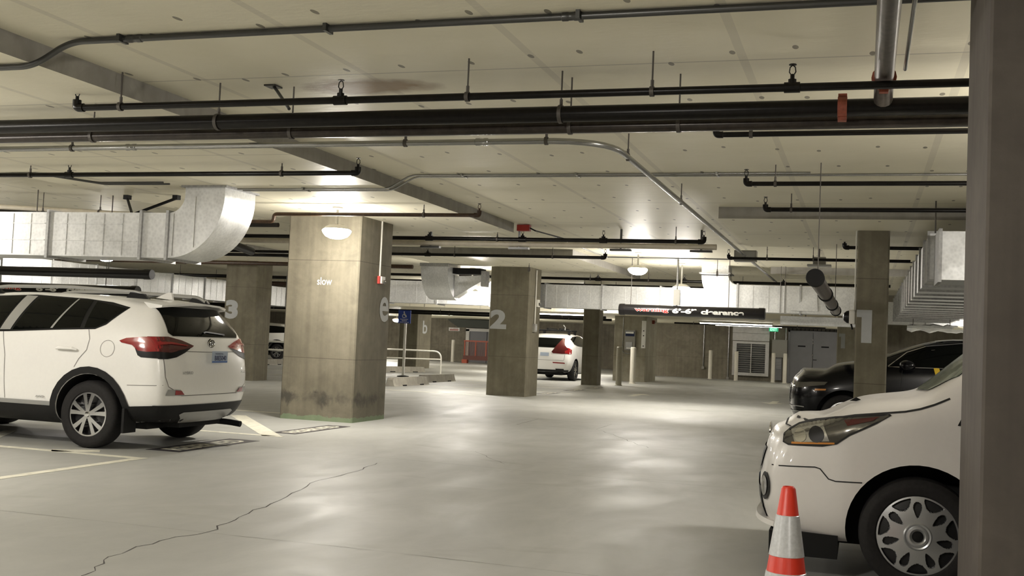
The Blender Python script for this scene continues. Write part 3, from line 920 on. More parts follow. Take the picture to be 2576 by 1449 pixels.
# far duct along the aisle, with its own elbow
fd = duct_run('long galvanised duct behind column 2 and the clearance bar', 0, -15.0, -3.3, (26.62, 2.22), (27.15, 2.80), 1.55)
fe = duct_run('galvanised duct right of the clearance bar, with downturned elbow', 0, -2.82, 0.0, (25.75, 2.24), (26.42, 2.86), 1.2)
elbow_xz(fe, -2.82, 3.08, .22, .84, 25.75, 26.42, -PI / 2, -PI)
MB().box((-3.66, 25.75, 3.06), (-3.04, 26.42, CEIL)).build('neck', 'galv', fe, smooth=False)
MB().box((-3.71, 25.70, 3.10), (-2.99, 26.47, 3.13)).build('flange', 'galv_dark', fe, smooth=False)
dent = MB().prism([(-1.62, 25.75, 2.30), (-1.02, 25.75, 2.30), (-1.05, 25.75, 2.80)], (0, -.05, 0)).build('torn_flap', 'galv', fe, smooth=False)
for x in (-1.85, -1.75):
    MB().cyl((x, 25.72, 2.24), (x, 25.72, CEIL), .008, 6).build('hanger_rod', 'rod', fe)
MB().box((-1.9, 26.6, 2.0), (0.3, 27.1, 2.2)).build('lower_duct', 'galv', fe, smooth=False)

# left long duct running away
ld = duct_run('long galvanised duct running away along the far left', 1, 12.0, 37.6, (-19.2, 2.16), (-18.5, 2.79), 1.6, side=1)
# short duct with curved drop near column 2
md = thing('air_duct', 'short curved galvanised duct dropping from the slab beside column 2', 'duct', (-10.05, 25, 2.3), group='galvanised air ducts')
mb = MB()
vs, fs = [], []
n = 12
for i in range(n + 1):
    a = PI / 2 * i / n
    for r in (0.0, .8):
        for x in (-10.32, -9.62):
            vs.append((x, 25.55 - r * math.cos(a), 3.08 - r * math.sin(a)))
for i in range(n):
    b, d = i * 4, (i + 1) * 4
    for p, q in ((0, 1), (1, 3), (3, 2), (2, 0)):
        fs.append((b + p, b + q, d + q, d + p))
fs += [(0, 1, 3, 2), (n * 4, n * 4 + 1, n * 4 + 3, n * 4 + 2)]
mb.add(vs, fs).build('curved_drop', 'galv', md, angle=25)
MB().prism([(-9.60, 25.2, 2.33), (-9.60, 25.2, 2.86), (-8.82, 25.2, 2.90), (-8.82, 25.2, 2.80)], (0, .35, 0)).build('side_branch', 'galv', md, smooth=False)
MB().box((-8.9, 25.15, 2.62), (-8.78, 25.42, 3.0)).build('damper', 'galv_dark', md, smooth=False)
MB().box((-10.34, 24.72, 3.06), (-9.6, 25.58, DROP)).build('neck', 'galv_dark', md, smooth=False)
MB().box((-9.72, 25.1, 2.92), (-8.9, 25.5, 3.06)).build('insulation', 'dullblack', md, smooth=False)

# right duct running away with many flanges
rd = duct_run('ribbed galvanised duct running away above the black car', 1, 15.3, 33.0, (0.78, 2.38), (2.3, 2.98), 1.18, ribs=False)
duct_section(rd, (0.86, 14.45, 2.32), (3.6, 15.28, 2.92))
for x in (0.86, 1.62):
    MB().box((x - .02, 14.42, 2.29), (x + .02, 15.3, 2.95)).build('flange', 'galv_dark', rd, smooth=False)
MB().cyl((.80, 14.5, 2.9), (.80, 14.5, CEIL), .01, 6).build('hanger_rod', 'rod', rd)
duct_run('white-lit galvanised duct beyond the ribbed duct', 0, .5, 7.5, (34.0, 2.3), (34.7, 2.95), 1.2)
ft = thing('foil_sleeve', 'crumpled foil-wrapped duct sleeve below the ribbed duct', 'duct', (2.0, 31, 2.15))
mb = MB()
for k in range(22):
    pass
pts = [(1.05 + .11 * k, 30.6 + random.uniform(-.03, .03), 2.13 + random.uniform(-.02, .02)) for k in range(20)]
mb.sweep(pts, [random.uniform(.07, .12) for _ in pts], 9)
mb.build('foil', 'chrome', ft, angle=5)
MB().cyl((1.2, 30.6, 2.2), (1.2, 30.6, 2.375), .01, 6).cyl((2.1, 30.6, 2.2), (2.1, 30.6, 2.375), .01, 6).build('hanger_rod', 'rod', ft)

# ------------------------------------------------------------------ clearance bars
def cyl_text(txt, x0, x1, zc, h, yc, r, mat, parent, bold, off, name='lettering'):
    me = text_mesh(txt, h, x1 - x0, bold)
    bm = bmesh.new()
    bm.from_mesh(me)
    for k in range(1, 14):
        bmesh.ops.bisect_plane(bm, geom=bm.verts[:] + bm.edges[:] + bm.faces[:], plane_co=(0, -h / 2 + h * k / 14, 0), plane_no=(0, 1, 0))
    bm.to_mesh(me)
    bm.free()
    for v in me.vertices:
        x, z = v.co.x + (x0 + x1) / 2, v.co.y
        v.co = Vector((x, yc - math.sqrt(max(1e-6, r * r - min(r * .98, abs(z)) ** 2)) - off, zc + z))
    return finish(name, me, mat, parent, smooth=False)
def clearance(label, x0, x1, y, z, r, txt=True, tx=None):
    t = thing('clearance_bar', label, 'sign', ((x0 + x1) / 2, y, z), group='hanging clearance bars')
    MB().cyl((x0, y, z), (x1, y, z), r, 28).build('tube', 'signblack', t)
    for s_, x in ((-1, x0), (1, x1)):
        MB().lathe([(0, -.03), (r * 1.02, -.03), (r * 1.09, 0), (r * 1.09, .10), (r, .10)] if s_ < 0 else [(r, -.10), (r * 1.09, -.10), (r * 1.09, 0), (r * 1.02, .03), (0, .03)], (x, y, z), axis='x', seg=28).build('end_cap', 'signblack', t)
    for x in (x0 + .22, x1 - .75):
        MB().sweep([(x, y, z + r), (x, y, ceil_at(x, y))], .008, 6).build('chain', 'rod', t)
    if txt:
        L = x1 - x0
        a = tx or (x0 + L * .105, x0 + L * .35)
        cyl_text('warning', a[0], a[1], z - .005, r * .92, y, r, 'signwhite', t, .07, .002)
        cyl_text('warning', a[0] + .01, a[1] - .01, z - .005, r * .86, y, r, 'signred', t, .03, .005)
        cyl_text('6\u2019-6\u201d', x0 + L * .375, x0 + L * .545, z + .0, r * .95, y, r, 'signwhite', t, .05, .003)
        cyl_text('clearance', x0 + L * .575, x0 + L * .87, z - .005, r * .92, y, r, 'signwhite', t, .05, .003)
    return t
b1 = clearance('black bar lettered warning 6-6 clearance hanging over the lane', -5.17, -2.06, 24.0, 2.145, .118)
# the bar hangs level; its steel post and plate
MB().cyl((-3.93, 24.0, 2.25), (-3.93, 24.0, CEIL), .022, 10).build('hanger_post', 'conduit', b1)
MB().lathe([(0, 0), (.08, 0), (.08, -.015), (.03, -.03), (0, -.03)], (-3.93, 24.0, CEIL), seg=16).build('ceiling_plate', 'conduit_dark', b1)
MB().box((-4.0, 23.95, 2.27), (-3.86, 24.05, 2.62)).build('transformer', 'cabinet', b1)
clearance('plain black bar hanging above the roof of the near white car', -14.5, -10.2, 14.0, 2.10, .072, txt=False)
clearance('lettered black bar partly hidden behind the roof rails of the white car', -17.8, -14.0, 18.8, 2.0, .115, tx=(-17.75, -16.75))
b3 = thing('clearance_bar', 'dark tube with round black end cap pointing at the viewer', 'sign', (-.47, 11.0, 2.07), group='hanging clearance bars')
MB().cyl((-.47, 11.0, 2.08), (-.47, 19.3, 2.08), .078, 28).build('tube', 'greypipe', b3)
MB().lathe([(0, -.03), (.084, -.03), (.088, 0), (.088, .10), (.078, .10)], (-.47, 11.0, 2.08), axis='y', seg=28).build('end_cap', 'dullblack', b3)
for yy in (14.0, 16.9, 19.2):
    MB().lathe([(.078, -.1), (.09, -.1), (.09, .1), (.078, .1)], (-.47, yy, 2.08), axis='y', seg=24).build('collar', 'dullblack', b3)
for yy in (11.6, 18.6):
    MB().cyl((-.47, yy, 2.16), (-.47, yy, CEIL), .006, 6).build('chain', 'rod', b3)

# ------------------------------------------------------------------ small wall-mounted things
st = thing('strobe_alarm', 'red and white fire alarm strobe on the wide column', 'alarm', (-7.32, 15.88, 2.2))
MB().cbox((-7.32, 15.80, 2.15), (-7.28, 15.95, 2.27), .006).build('back_box', 'alarmred', st)
MB().cbox((-7.28, 15.83, 2.155), (-7.255, 15.97, 2.265), .006).build('body', 'white', st)
MB().lathe([(0, .03), (.02, .025), (.032, 0)], (-7.255, 15.92, 2.185), axis='x', seg=14).build('strobe_lens', 'lampglass', st)
st = thing('strobe_alarm', 'pale fire alarm strobe high on the side of column 2', 'alarm', (-7.75, 26.1, 2.28))
MB().cbox((-7.75, 26.0, 2.2), (-7.69, 26.2, 2.38), .006).build('body', 'offwhite', st)
MB().lathe([(0, .04), (.03, .03), (.04, 0)], (-7.69, 26.12, 2.27), axis='x', seg=14).build('strobe_lens', 'lampglass', st)
st = thing('switch_box', 'small grey box low on the side of column 2', 'box', (-7.75, 25.9, 1.66))
MB().cbox((-7.75, 25.82, 1.58), (-7.68, 26.02, 1.78), .006).build('body', 'cabinet', st)
MB().box((-7.68, 25.86, 1.62), (-7.672, 25.98, 1.74)).build('cover', 'silver', st)
dc = thing('security_camera', 'white camera housing with black dome on the left side of column 1', 'camera', (-.13, 16.7, 1.9))
MB().cbox((-.22, 16.6, 1.80), (-.13, 16.85, 2.0), .01).build('housing', 'white', dc)
MB().lathe([(.095, 0), (.088, -.035), (.055, -.075), (0, -.09)], (-.22, 16.72, 1.9), axis='x', seg=24).build('dome', 'signblack', dc)
MB().cyl((-.19, 16.72, 1.80), (-.17, 16.72, 1.72), .012, 8).build('bracket', 'dullblack', dc)
MB().cyl((-.145, 16.55, 2.0), (-.145, 16.55, DROP), .011, 8).build('cable_conduit', 'offwhite', dc)

# accessible parking sign
sg = thing('parking_sign', 'blue accessible parking sign on a white post', 'sign', (-14.42, 33.5, 0))
MB().cyl((-14.42, 33.5, .03), (-14.42, 33.5, 1.80), .045, 14).build('post', 'signwhite', sg)
MB().lathe([(0, 0), (.2, 0), (.19, .03), (.07, .05), (0, .05)], (-14.42, 33.5, 0), seg=20).build('base', 'dullblack', sg)
pl = MB().box((-14.66, 33.43, 1.76), (-14.22, 33.45, 2.19)).build('panel', 'blue', sg, smooth=False)
def flat(parent, pts, y, mat, name='symbol'):
    return MB().prism([(x, y, z) for x, z in pts], (0, -.004, 0)).build(name, mat, parent, smooth=False)
ic = MB()
cx, cz = -14.45, 2.03
ic.lathe([(.052, -.004), (.066, -.004), (.066, 0), (.052, 0)], (cx - .005, 33.43, cz - .03), axis='y', seg=22, closed=True)
ic.lathe([(0, -.004), (.02, -.004), (.02, 0)], (cx - .005, 33.43, cz + .10), axis='y', seg=12)
ic.box((cx - .014, 33.426, cz), (cx + .012, 33.43, cz + .075))
ic.box((cx - .01, 33.426, cz - .012), (cx + .06, 33.43, cz + .01))
ic.prism([(cx + .045, 33.43, cz + .01), (cx + .07, 33.43, cz + .01), (cx + .095, 33.43, cz - .07), (cx + .075, 33.43, cz - .075)], (0, -.004, 0))
ic.box((cx, 33.426, cz + .035), (cx + .05, 33.43, cz + .048))
ic.build('symbol', 'signwhite', pl, smooth=False)
for k, tx in enumerate(('Reserved for', 'disabled', 'Permit required')):
    place_text(tx, (-14.44, 33.425, 1.895 - .05 * k), (1, 0, 0), (0, 0, 1), 'signwhite', pl, height=.03, width=(.28, .18, .32)[k], bold=.03)

# guard rail by the accessible stall
gr = thing('guard_rail', 'bent pipe guard rail behind the blue sign post', 'railing', (-15, 35.6, 0))
MB().sweep([(-15.95, 34.7, 0), (-15.95, 34.7, .86), (-15.9, 35.6, .86), (-13.97, 35.7, .86), (-13.97, 35.7, 0)], .028, 10, .28, 8).build('hoop', 'offwhite', gr)
MB().cyl((-15.95, 35.3, .56), (-13.97, 35.7, .58), .024, 10).build('rail', 'offwhite', gr)
gr = thing('guard_rail', 'white two-bar guard rail in front of the farthest car', 'railing', (-24, 42.4, 0))
MB().sweep([(-26.0, 42.4, 0), (-26.0, 42.4, .86), (-23.4, 42.4, .86), (-23.4, 42.4, 0)], .045, 10, .25, 8).build('hoop', 'signwhite', gr)
MB().cyl((-26.0, 42.4, .5), (-23.4, 42.4, .5), .04, 10).build('rail', 'signwhite', gr)

# wheel stops
def wheel_stop(label, cx, cy, ang, L=1.8, w=.3, h=.15):
    t = thing('wheel_stop', label, 'wheel stop', (cx, cy, 0), ang, group='concrete wheel stops')
    pr = [(-w / 2, 0), (w / 2, 0), (w / 2 - .03, .04), (w / 2 - .08, h), (-w / 2 + .08, h), (-w / 2 + .03, .04)]
    mb = MB()
    n = len(pr)
    secs = [(-L / 2, .75), (-L / 2 + .05, 1.0), (-L * .3, 1), (-L * .3 + .001, 1), (L * .3, 1), (L / 2 - .05, 1), (L / 2, .75)]
    vs = [(x, y * s, z * s) for x, s in secs for y, z in pr]
    fs = [(i * n + k, i * n + (k + 1) % n, (i + 1) * n + (k + 1) % n, (i + 1) * n + k) for i in range(len(secs) - 1) for k in range(n)]
    fs += [tuple(range(n)), tuple((len(secs) - 1) * n + k for k in range(n))]
    mb.add(vs, fs)
    mb.build('block', 'stop', t, smooth=False, world=False)
    for x in (-L * .25, L * .25):
        MB().box((x - .12, -w / 2 - .002, 0), (x + .12, w / 2 + .002, .03)).build('drain_slot', 'dullblack', t, smooth=False, world=False)
    return t
wheel_stop('pale concrete wheel stop nearest the wide column', -11.92, 28.05, PI / 2 - .03, 2.25, .36, .22)
wheel_stop('pale concrete wheel stop just beyond the nearest one', -12.35, 31.3, PI / 2 - .03, 2.3, .36, .22)
wheel_stop('darker concrete wheel stop behind the blue sign post', -16.4, 37.9, PI / 2 - .45, 2.2, .36, .2)
wheel_stop('concrete wheel stop below the farthest car', -22.0, 38.0, PI / 2, 1.8, .36, .22)

# bollards
def bollard(label, x, y, mat='bollard', r=.085, h=1.3):
    t = thing('bollard', label, 'bollard', (x, y, 0), group='round bollards')
    MB().lathe([(r, 0), (r, h - .03), (r * .8, h - .005), (0, h)], (x, y, 0), seg=20).build('post', mat, t)
    MB().lathe([(r, 0), (r + .02, 0), (r + .02, .02), (r, .03)], (x, y, 0), seg=20).build('collar', mat, t)
bollard('dull tan bollard left of the payment kiosk', -7.78, 36.2, 'bollard_dull', .1)
bollard('white bollard in front of the payment kiosk', -7.83, 38.75, 'bollard', .1)
bollard('white bollard standing alone before the stained wall', -6.6, 50.2)
bollard('white bollard at the left edge of the louvre unit', -5.38, 49.6)
bollard('white bollard left of the grey electrical cabinet', -3.78, 49.6)
bollard('white bollard right of the grey electrical cabinet', -3.26, 49.3)
bollard('far white bollard beside the orange guard', -22.0, 58.0, 'bollard', .1, 1.25)

# payment kiosk on the pier
pk = thing('payment_kiosk', 'grey wall kiosk with dark screen on the concrete pier', 'kiosk', (-8.4, 41.0, 1.15))
MB().cbox((-8.62, 40.86, 1.17), (-8.2, 41.0, 1.93), .02).build('body', 'kiosk', pk)
MB().box((-8.58, 40.85, 1.70), (-8.24, 40.862, 1.88)).build('screen', 'screen', pk)
MB().box((-8.57, 40.845, 1.8), (-8.27, 40.85, 1.87)).build('hood_light', 'signwhite', pk)
MB().cbox((-8.56, 40.83, 1.2), (-8.3, 40.86, 1.48), .01).build('intercom', 'silver', pk)
MB().box((-8.52, 40.825, 1.23), (-8.36, 40.832, 1.27)).build('slot', 'signwhite', pk)
MB().sweep([(-8.7, 40.95, 2.4), (-8.7, 40.95, 1.15), (-8.6, 40.95, 1.05), (-8.3, 40.95, 1.05), (-8.3, 40.95, 1.2)], .015, 8, .08).build('cable', 'conduit', pk)
wp = thing('wall_panel', 'tall narrow white panel on the pier right of the kiosk', 'panel', (-7.9, 41.0, 1.27))
MB().cbox((-7.98, 40.9, 1.27), (-7.83, 41.0, 2.3), .01).build('body', 'signwhite', wp)
for zz in (1.9, 1.72, 1.33):
    MB().box((-7.92, 40.893, zz), (-7.88, 40.9, zz + .04)).build('fitting', 'black', wp)
hb = thing('horn_box', 'small dark red horn box at the top right of the pier', 'alarm', (-7.82, 42.2, 2.25))
MB().cbox((-7.82, 42.1, 2.22), (-7.72, 42.25, 2.36), .006).build('body', 'redcoupling', hb)
MB().lathe([(0, .03), (.04, .02), (.05, 0)], (-7.72, 42.17, 2.29), axis='x', seg=12).build('strobe_lens', 'lampglass', hb)

# back wall fittings
lv = thing('louvre_unit', 'white louvred metal unit on the far wall under blank panels', 'louvre', (-4.9, 50.9, .2))
MB().box((-5.72, 50.86, 2.15), (-4.08, 51.0, 2.46)).build('upper_panel', 'louvre', lv, smooth=False)
MB().box((-5.72, 50.88, 1.80), (-4.08, 51.0, 2.14)).build('upper_panel', 'louvre', lv, smooth=False)
fr = MB()
for lo, hi in (((-5.70, 50.8, .22), (-4.08, 51, .36)), ((-5.70, 50.8, 1.66), (-4.08, 51, 1.77)), ((-5.70, 50.8, .36), (-5.52, 51, 1.66)), ((-4.24, 50.8, .36), (-4.08, 51, 1.66)), ((-4.89, 50.82, .36), (-4.85, 51, 1.66))):
    fr.box(lo, hi)
fr.build('frame', 'louvre', lv, smooth=False)
for k in range(13):
    z = .40 + k * .098
    for x0, x1 in ((-5.51, -4.895), (-4.845, -4.25)):
        MB().prism([(x0, 50.99, z + .09), (x0, 50.99, z + .075), (x0, 50.86, z), (x0, 50.86, z + .015)], (x1 - x0, 0, 0)).build('slat', 'silver', lv, smooth=False)
MB().box((-5.5, 50.985, .36), (-4.25, 50.998, 1.66)).build('backing', 'dullblack', lv, smooth=False)
ex = thing('exit_sign', 'lit green EXIT sign hanging above the grey cabinet', 'sign', (-3.87, 50.4, 2.26))
MB().box((-4.07, 50.37, 2.25), (-3.67, 50.43, 2.43)).build('case', 'exitgreen', ex, smooth=False)
place_text('EXIT', (-3.87, 50.365, 2.34), (1, 0, 0), (0, 0, 1), 'exitlit', ex, height=.12, width=.29, bold=.02)
MB().cyl((-3.87, 50.4, 2.43), (-3.87, 50.4, SOFF), .012, 8).build('stem', 'rod', ex)
eb_ = thing('electrical_cabinet', 'grey electrical cabinet with vented lower part between two bollards', 'cabinet', (-3.6, 51, .1))
MB().cbox((-3.95, 50.75, 1.1), (-3.28, 51, 1.9), .01).build('upper_box', 'cabinet', eb_)
lb_ = MB().cbox((-3.78, 50.8, .08), (-3.5, 51, 1.08), .01).build('lower_box', 'doorgrey', eb_)
for k in range(6):
    MB().box((-3.75, 50.785, .62 + .07 * k), (-3.53, 50.802, .65 + .07 * k)).build('vent_slat', 'silver', lb_, smooth=False)
for x in (-3.85, -3.36):
    MB().cyl((x, 50.95, 1.9), (x, 50.95, SOFF), .02, 8).build('conduit_drop', 'conduit', eb_)
dr = thing('door_1', 'grey double metal door with black grille above', 'door', (-2.2, 51, 0))
del dr['category']
dr['kind'] = 'structure'
for x0, x1 in ((-3.18, -2.19), (-2.17, -1.18)):
    lf = MB().box((x0, 50.93, .02), (x1, 50.99, 2.28)).build('door_leaf', 'doorgrey', dr, smooth=False)
    MB().box((x0 + .35, 50.922, 1.62), (x0 + .68, 50.931, 1.68)).build('notice', 'dullblack', lf, smooth=False)
MB().box((-3.26, 50.9, 0), (-3.18, 51, 2.34)).box((-1.18, 50.9, 0), (-1.10, 51, 2.34)).box((-3.26, 50.9, 2.28), (-1.10, 51, 2.34)).build('door_frame', 'doorgrey', dr, smooth=False)
for z in (1.95, 1.8, 1.28):
    MB().lathe([(0, -.02), (.03, -.02), (.03, 0)], (-2.18, 50.93, z), axis='y', seg=12).build('lock', 'chrome', dr)
MB().box((-2.16, 50.87, 1.05), (-2.0, 50.9, 1.08)).cyl((-2.15, 50.93, 1.065), (-2.15, 50.87, 1.065), .015, 8).build('door_handle', 'black', dr)
gl = MB()
for k in range(13):
    x = -3.25 + k * .178
    gl.box((x - .014, 50.9, 2.345), (x + .014, 50.93, SOFF))
for z in (2.35, 2.40, 2.45):
    gl.box((-3.26, 50.9, z - .012), (-1.1, 50.93, z + .012))
gl.build('transom_grille', 'dullblack', dr, smooth=False)
for x, z0, lb in ((-7.03, .48, 'thin vertical conduit on the far wall ending at a small box'), (-5.9, .05, 'thin vertical conduit on the far wall beside the louvre unit')):
    t = conduit(lb, [(x, 50.97, SOFF), (x, 50.97, z0)], .022, 'conduit', 0)
    MB().box((x - .06, 50.92, z0 - .06), (x + .06, 51, z0 + .06)).build('outlet_box', 'cabinet', t, smooth=False)

# fluorescent strips under the low soffit
for k, (x0, x1, y) in enumerate([(-12.5, -9.6, 38.6), (-6.3, -3.4, 44.0), (-6.0, -3.2, 46.5), (-20.0, -17.5, 46.0), (-25, -22.5, 43.0)]):
    t = thing('strip_light', ['strip light glowing behind column 2', 'nearer strip light below the far soffit', 'farther strip light below the far soffit', 'strip light near the column marked b', 'strip light above the farthest car'][k], 'lamp', (x0, y, SOFF), group='strip lights')
    MB().box((x0, y - .07, SOFF - .07), (x1, y + .07, SOFF)).build('batten', 'housing', t, smooth=False)
    MB().cyl((x0 + .05, y, SOFF - .095), (x1 - .05, y, SOFF - .095), .02, 10).build('tube', 'tube', t)

# far left corner: orange guard, door frame, small wall sign
og = thing('orange_guard', 'orange metal guard with mesh panel at the far wall', 'guard', (-20.6, 57.0, 0))
for x in (-20.95, -20.3, -19.7, -19.1):
    MB().box((x - .03, 57.0, .2), (x + .03, 57.06, 1.24)).build('post', 'orange', og, smooth=False)
MB().box((-21.0, 56.98, 1.18), (-19.05, 57.08, 1.26)).build('top_rail', 'redcoupling', og, smooth=False)
mb = MB()
for k in range(30):
    x = -20.92 + k * .062
    mb.box((x, 57.02, .42), (x + .03, 57.035, 1.18))
mb.build('mesh_panel', 'darkorange', og, smooth=False)
MB().box((-21.0, 56.95, .18), (-19.05, 57.1, .42)).build('kick_board', 'darkorange', og, smooth=False)
MB().box((-21.05, 56.9, 0), (-20.75, 57.15, .2)).build('foot', 'orange', og, smooth=False)
MB().box((-19.35, 56.9, 0), (-19.05, 57.15, .2)).build('foot', 'orange', og, smooth=False)
d2 = thing('door_2', 'white framed opening behind the orange guard', 'door', (-20.9, 59.95, 0))
del d2['category']
d2['kind'] = 'structure'
MB().box((-21.95, 59.85, 0), (-21.75, 60, 1.9)).box((-19.6, 59.85, 0), (-19.4, 60, 1.9)).box((-21.95, 59.85, 1.78), (-19.4, 60, 1.95)).build('door_frame', 'offwhite', d2, smooth=False)
for x0, x1 in ((-21.75, -20.7), (-20.66, -19.6)):
    MB().box((x0, 59.93, 0), (x1, 59.98, 1.78)).build('door_leaf', 'doorgrey', d2, smooth=False)
sl = MB().prism([(-22.6, 58.6, 2.35), (-22.0, 58.6, 1.98), (-19.0, 58.6, 1.98), (-19.0, 58.6, 2.42), (-22.6, 58.6, 2.42)], (0, 1.3, 0)).build('canopy', 'slabdark', None, smooth=False)  # sloping underside of a ramp, built as a plain dark slab
tag(sl, 'dark sloping ramp underside above the far framed opening', 'canopy')
ws_ = thing('wall_sign', 'small pale notice with orange band on the far wall', 'sign', (-22.7, 59.98, 1.85))
MB().box((-23.06, 59.96, 1.76), (-22.40, 60, 1.95)).build('panel', 'signwhite', ws_, smooth=False)
MB().box((-23.0, 59.955, 1.79), (-22.46, 59.962, 1.85)).build('orange_band', 'orange', ws_, smooth=False)
place_text('NO PARKING', (-22.73, 59.953, 1.90), (1, 0, 0), (0, 0, 1), 'redcoupling', ws_, height=.05, width=.5)

# ------------------------------------------------------------------ cars
def lerp(a, b, t):
    return a + (b - a) * t

def ring(s):
    x, zb, wl, wm, zs, wb, zbelt, wr, zre, zt = s
    return [(0, zb), (.72 * wl, zb), (wl, zb + .035), (wm * .992, lerp(zb, zs, .40)), (wm, lerp(zb, zs, .72)), (wm * .985, zs),
            (wb, zbelt), (lerp(wb, wr, .52) + .015, lerp(zbelt, zre, .55)), (wr, zre), (wr * .87, lerp(zre, zt, .62)), (wr * .5, lerp(zre, zt, .95)), (0, zt)]

def car_body(stations, rear_x, front_x, rear_w=.93, front_w=.90, rb=.10, fb=.16, arches=(), level=2, front_s=None):
    """wrapped box: rear cap, stations, front cap. rear_x/front_x give the end profile per level."""
    rows = []
    sr, sf = stations[0], stations[-1]
    rr = ring(sr)
    fr_ = ring(front_s or sf)
    S = (0.0, .35, .68, .9)
    for s in S:
        rows.append([(rear_x[i] + rb * (s ** 3) * (1 if i not in (0, 11) else s), y * s * rear_w, z) for i, (y, z) in enumerate(rr)])
    rows.append([(rear_x[i] + rb * 1.35, y * rear_w * .995, z) for i, (y, z) in enumerate(rr)])
    for st_ in stations[0:]:
        r_ = ring(st_)
        off = st_[0]
        if st_ is sr:
            rows.append([(max(off, rear_x[i] + rb * 2.6), y, z) for i, (y, z) in enumerate(r_)])
        elif st_ is sf:
            rows.append([(min(off, front_x[i] - fb * 2.6), y, z) for i, (y, z) in enumerate(r_)])
        else:
            rows.append([(off, y, z) for y, z in r_])
    rows.append([(front_x[i] - fb * 1.35, y * front_w * .995, z) for i, (y, z) in enumerate(fr_)])
    for s in reversed(S):
        rows.append([(front_x[i] - fb * (s ** 3), y * s * front_w, z) for i, (y, z) in enumerate(fr_)])
    n = 12
    vs, fs = [], []
    idx = {}
    bm = bmesh.new()
    def V(p):
        return bm.verts.new(p)
    left = [[V(p) for p in r] for r in rows]
    right = [[V((p[0], -p[1], p[2])) for p in r] for r in rows]
    for i in range(len(rows) - 1):
        for k in range(n - 1):
            for g, flip in ((left, False), (right, True)):
                q = [g[i][k], g[i + 1][k], g[i + 1][k + 1], g[i][k + 1]]
                if flip:
                    q.reverse()
                try:
                    bm.faces.new(q)
                except ValueError:
                    pass
    bmesh.ops.remove_doubles(bm, verts=bm.verts, dist=1e-4)
    bmesh.ops.dissolve_degenerate(bm, dist=1e-5, edges=bm.edges)
    bmesh.ops.recalc_face_normals(bm, faces=bm.faces)
    me = bpy.data.meshes.new('body')
    bm.to_mesh(me)
    bm.free()
    o = bpy.data.objects.new('body_source', me)
    COL.objects.link(o)
    md_ = o.modifiers.new('s', 'SUBSURF')
    md_.levels = level
    md_.render_levels = level
    cut = []
    me.materials.append(MT['carwhite'])
    me.materials.append(MT['dullblack'])
    for (ax, az, ar) in arches:
        for s_ in (-1, 1):
            cm = MB().cyl((ax, s_ * .62, az), (ax, s_ * 1.25, az), ar, 48).mesh('cutter')
            cm.materials.append(MT['carwhite'])
            cm.materials.append(MT['dullblack'])
            for p in cm.polygons:
                p.material_index = 1
            c = bpy.data.objects.new('cutter', cm)
            COL.objects.link(c)
            cut.append(c)
            b = o.modifiers.new('b', 'BOOLEAN')
            b.operation = 'DIFFERENCE'
            b.object = c
            b.solver = 'EXACT'
    bpy.context.view_layer.update()
    dg = bpy.context.evaluated_depsgraph_get()
    out = bpy.data.meshes.new_from_object(o.evaluated_get(dg))
    # uncut copy for projecting panels
    for mm in list(o.modifiers)[1:]:
        o.modifiers.remove(mm)
    bpy.context.view_layer.update()
    dg = bpy.context.evaluated_depsgraph_get()
    full = bpy.data.meshes.new_from_object(o.evaluated_get(dg))
    bv = BVHTree.FromPolygons([v.co.copy() for v in full.vertices], [tuple(p.vertices) for p in full.polygons])
    bpy.data.objects.remove(o)
    for c in cut:
        bpy.data.objects.remove(c)
    out.name = 'body'
    return out, bv

def mirror(car, c, r, mat):
    prof = [(max(1e-4, math.sin(a)), -math.cos(a)) for a in [PI * k / 14 for k in range(15)]]
    mb = MB().lathe(prof, (0, 0, 0), seg=24)
    mb.v = [(c[0] + p[0] * r[0] * (1.15 if p[0] < 0 else .85), c[1] + p[1] * r[1], c[2] + p[2] * r[2]) for p in mb.v]
    mb.sweep([(c[0], c[1] - r[1] * .6, c[2] - r[2] * .5), (c[0], .86, c[2] - r[2] * .9)], .028, 8)
    return mb.build('wing_mirror', mat, car.t, world=False)

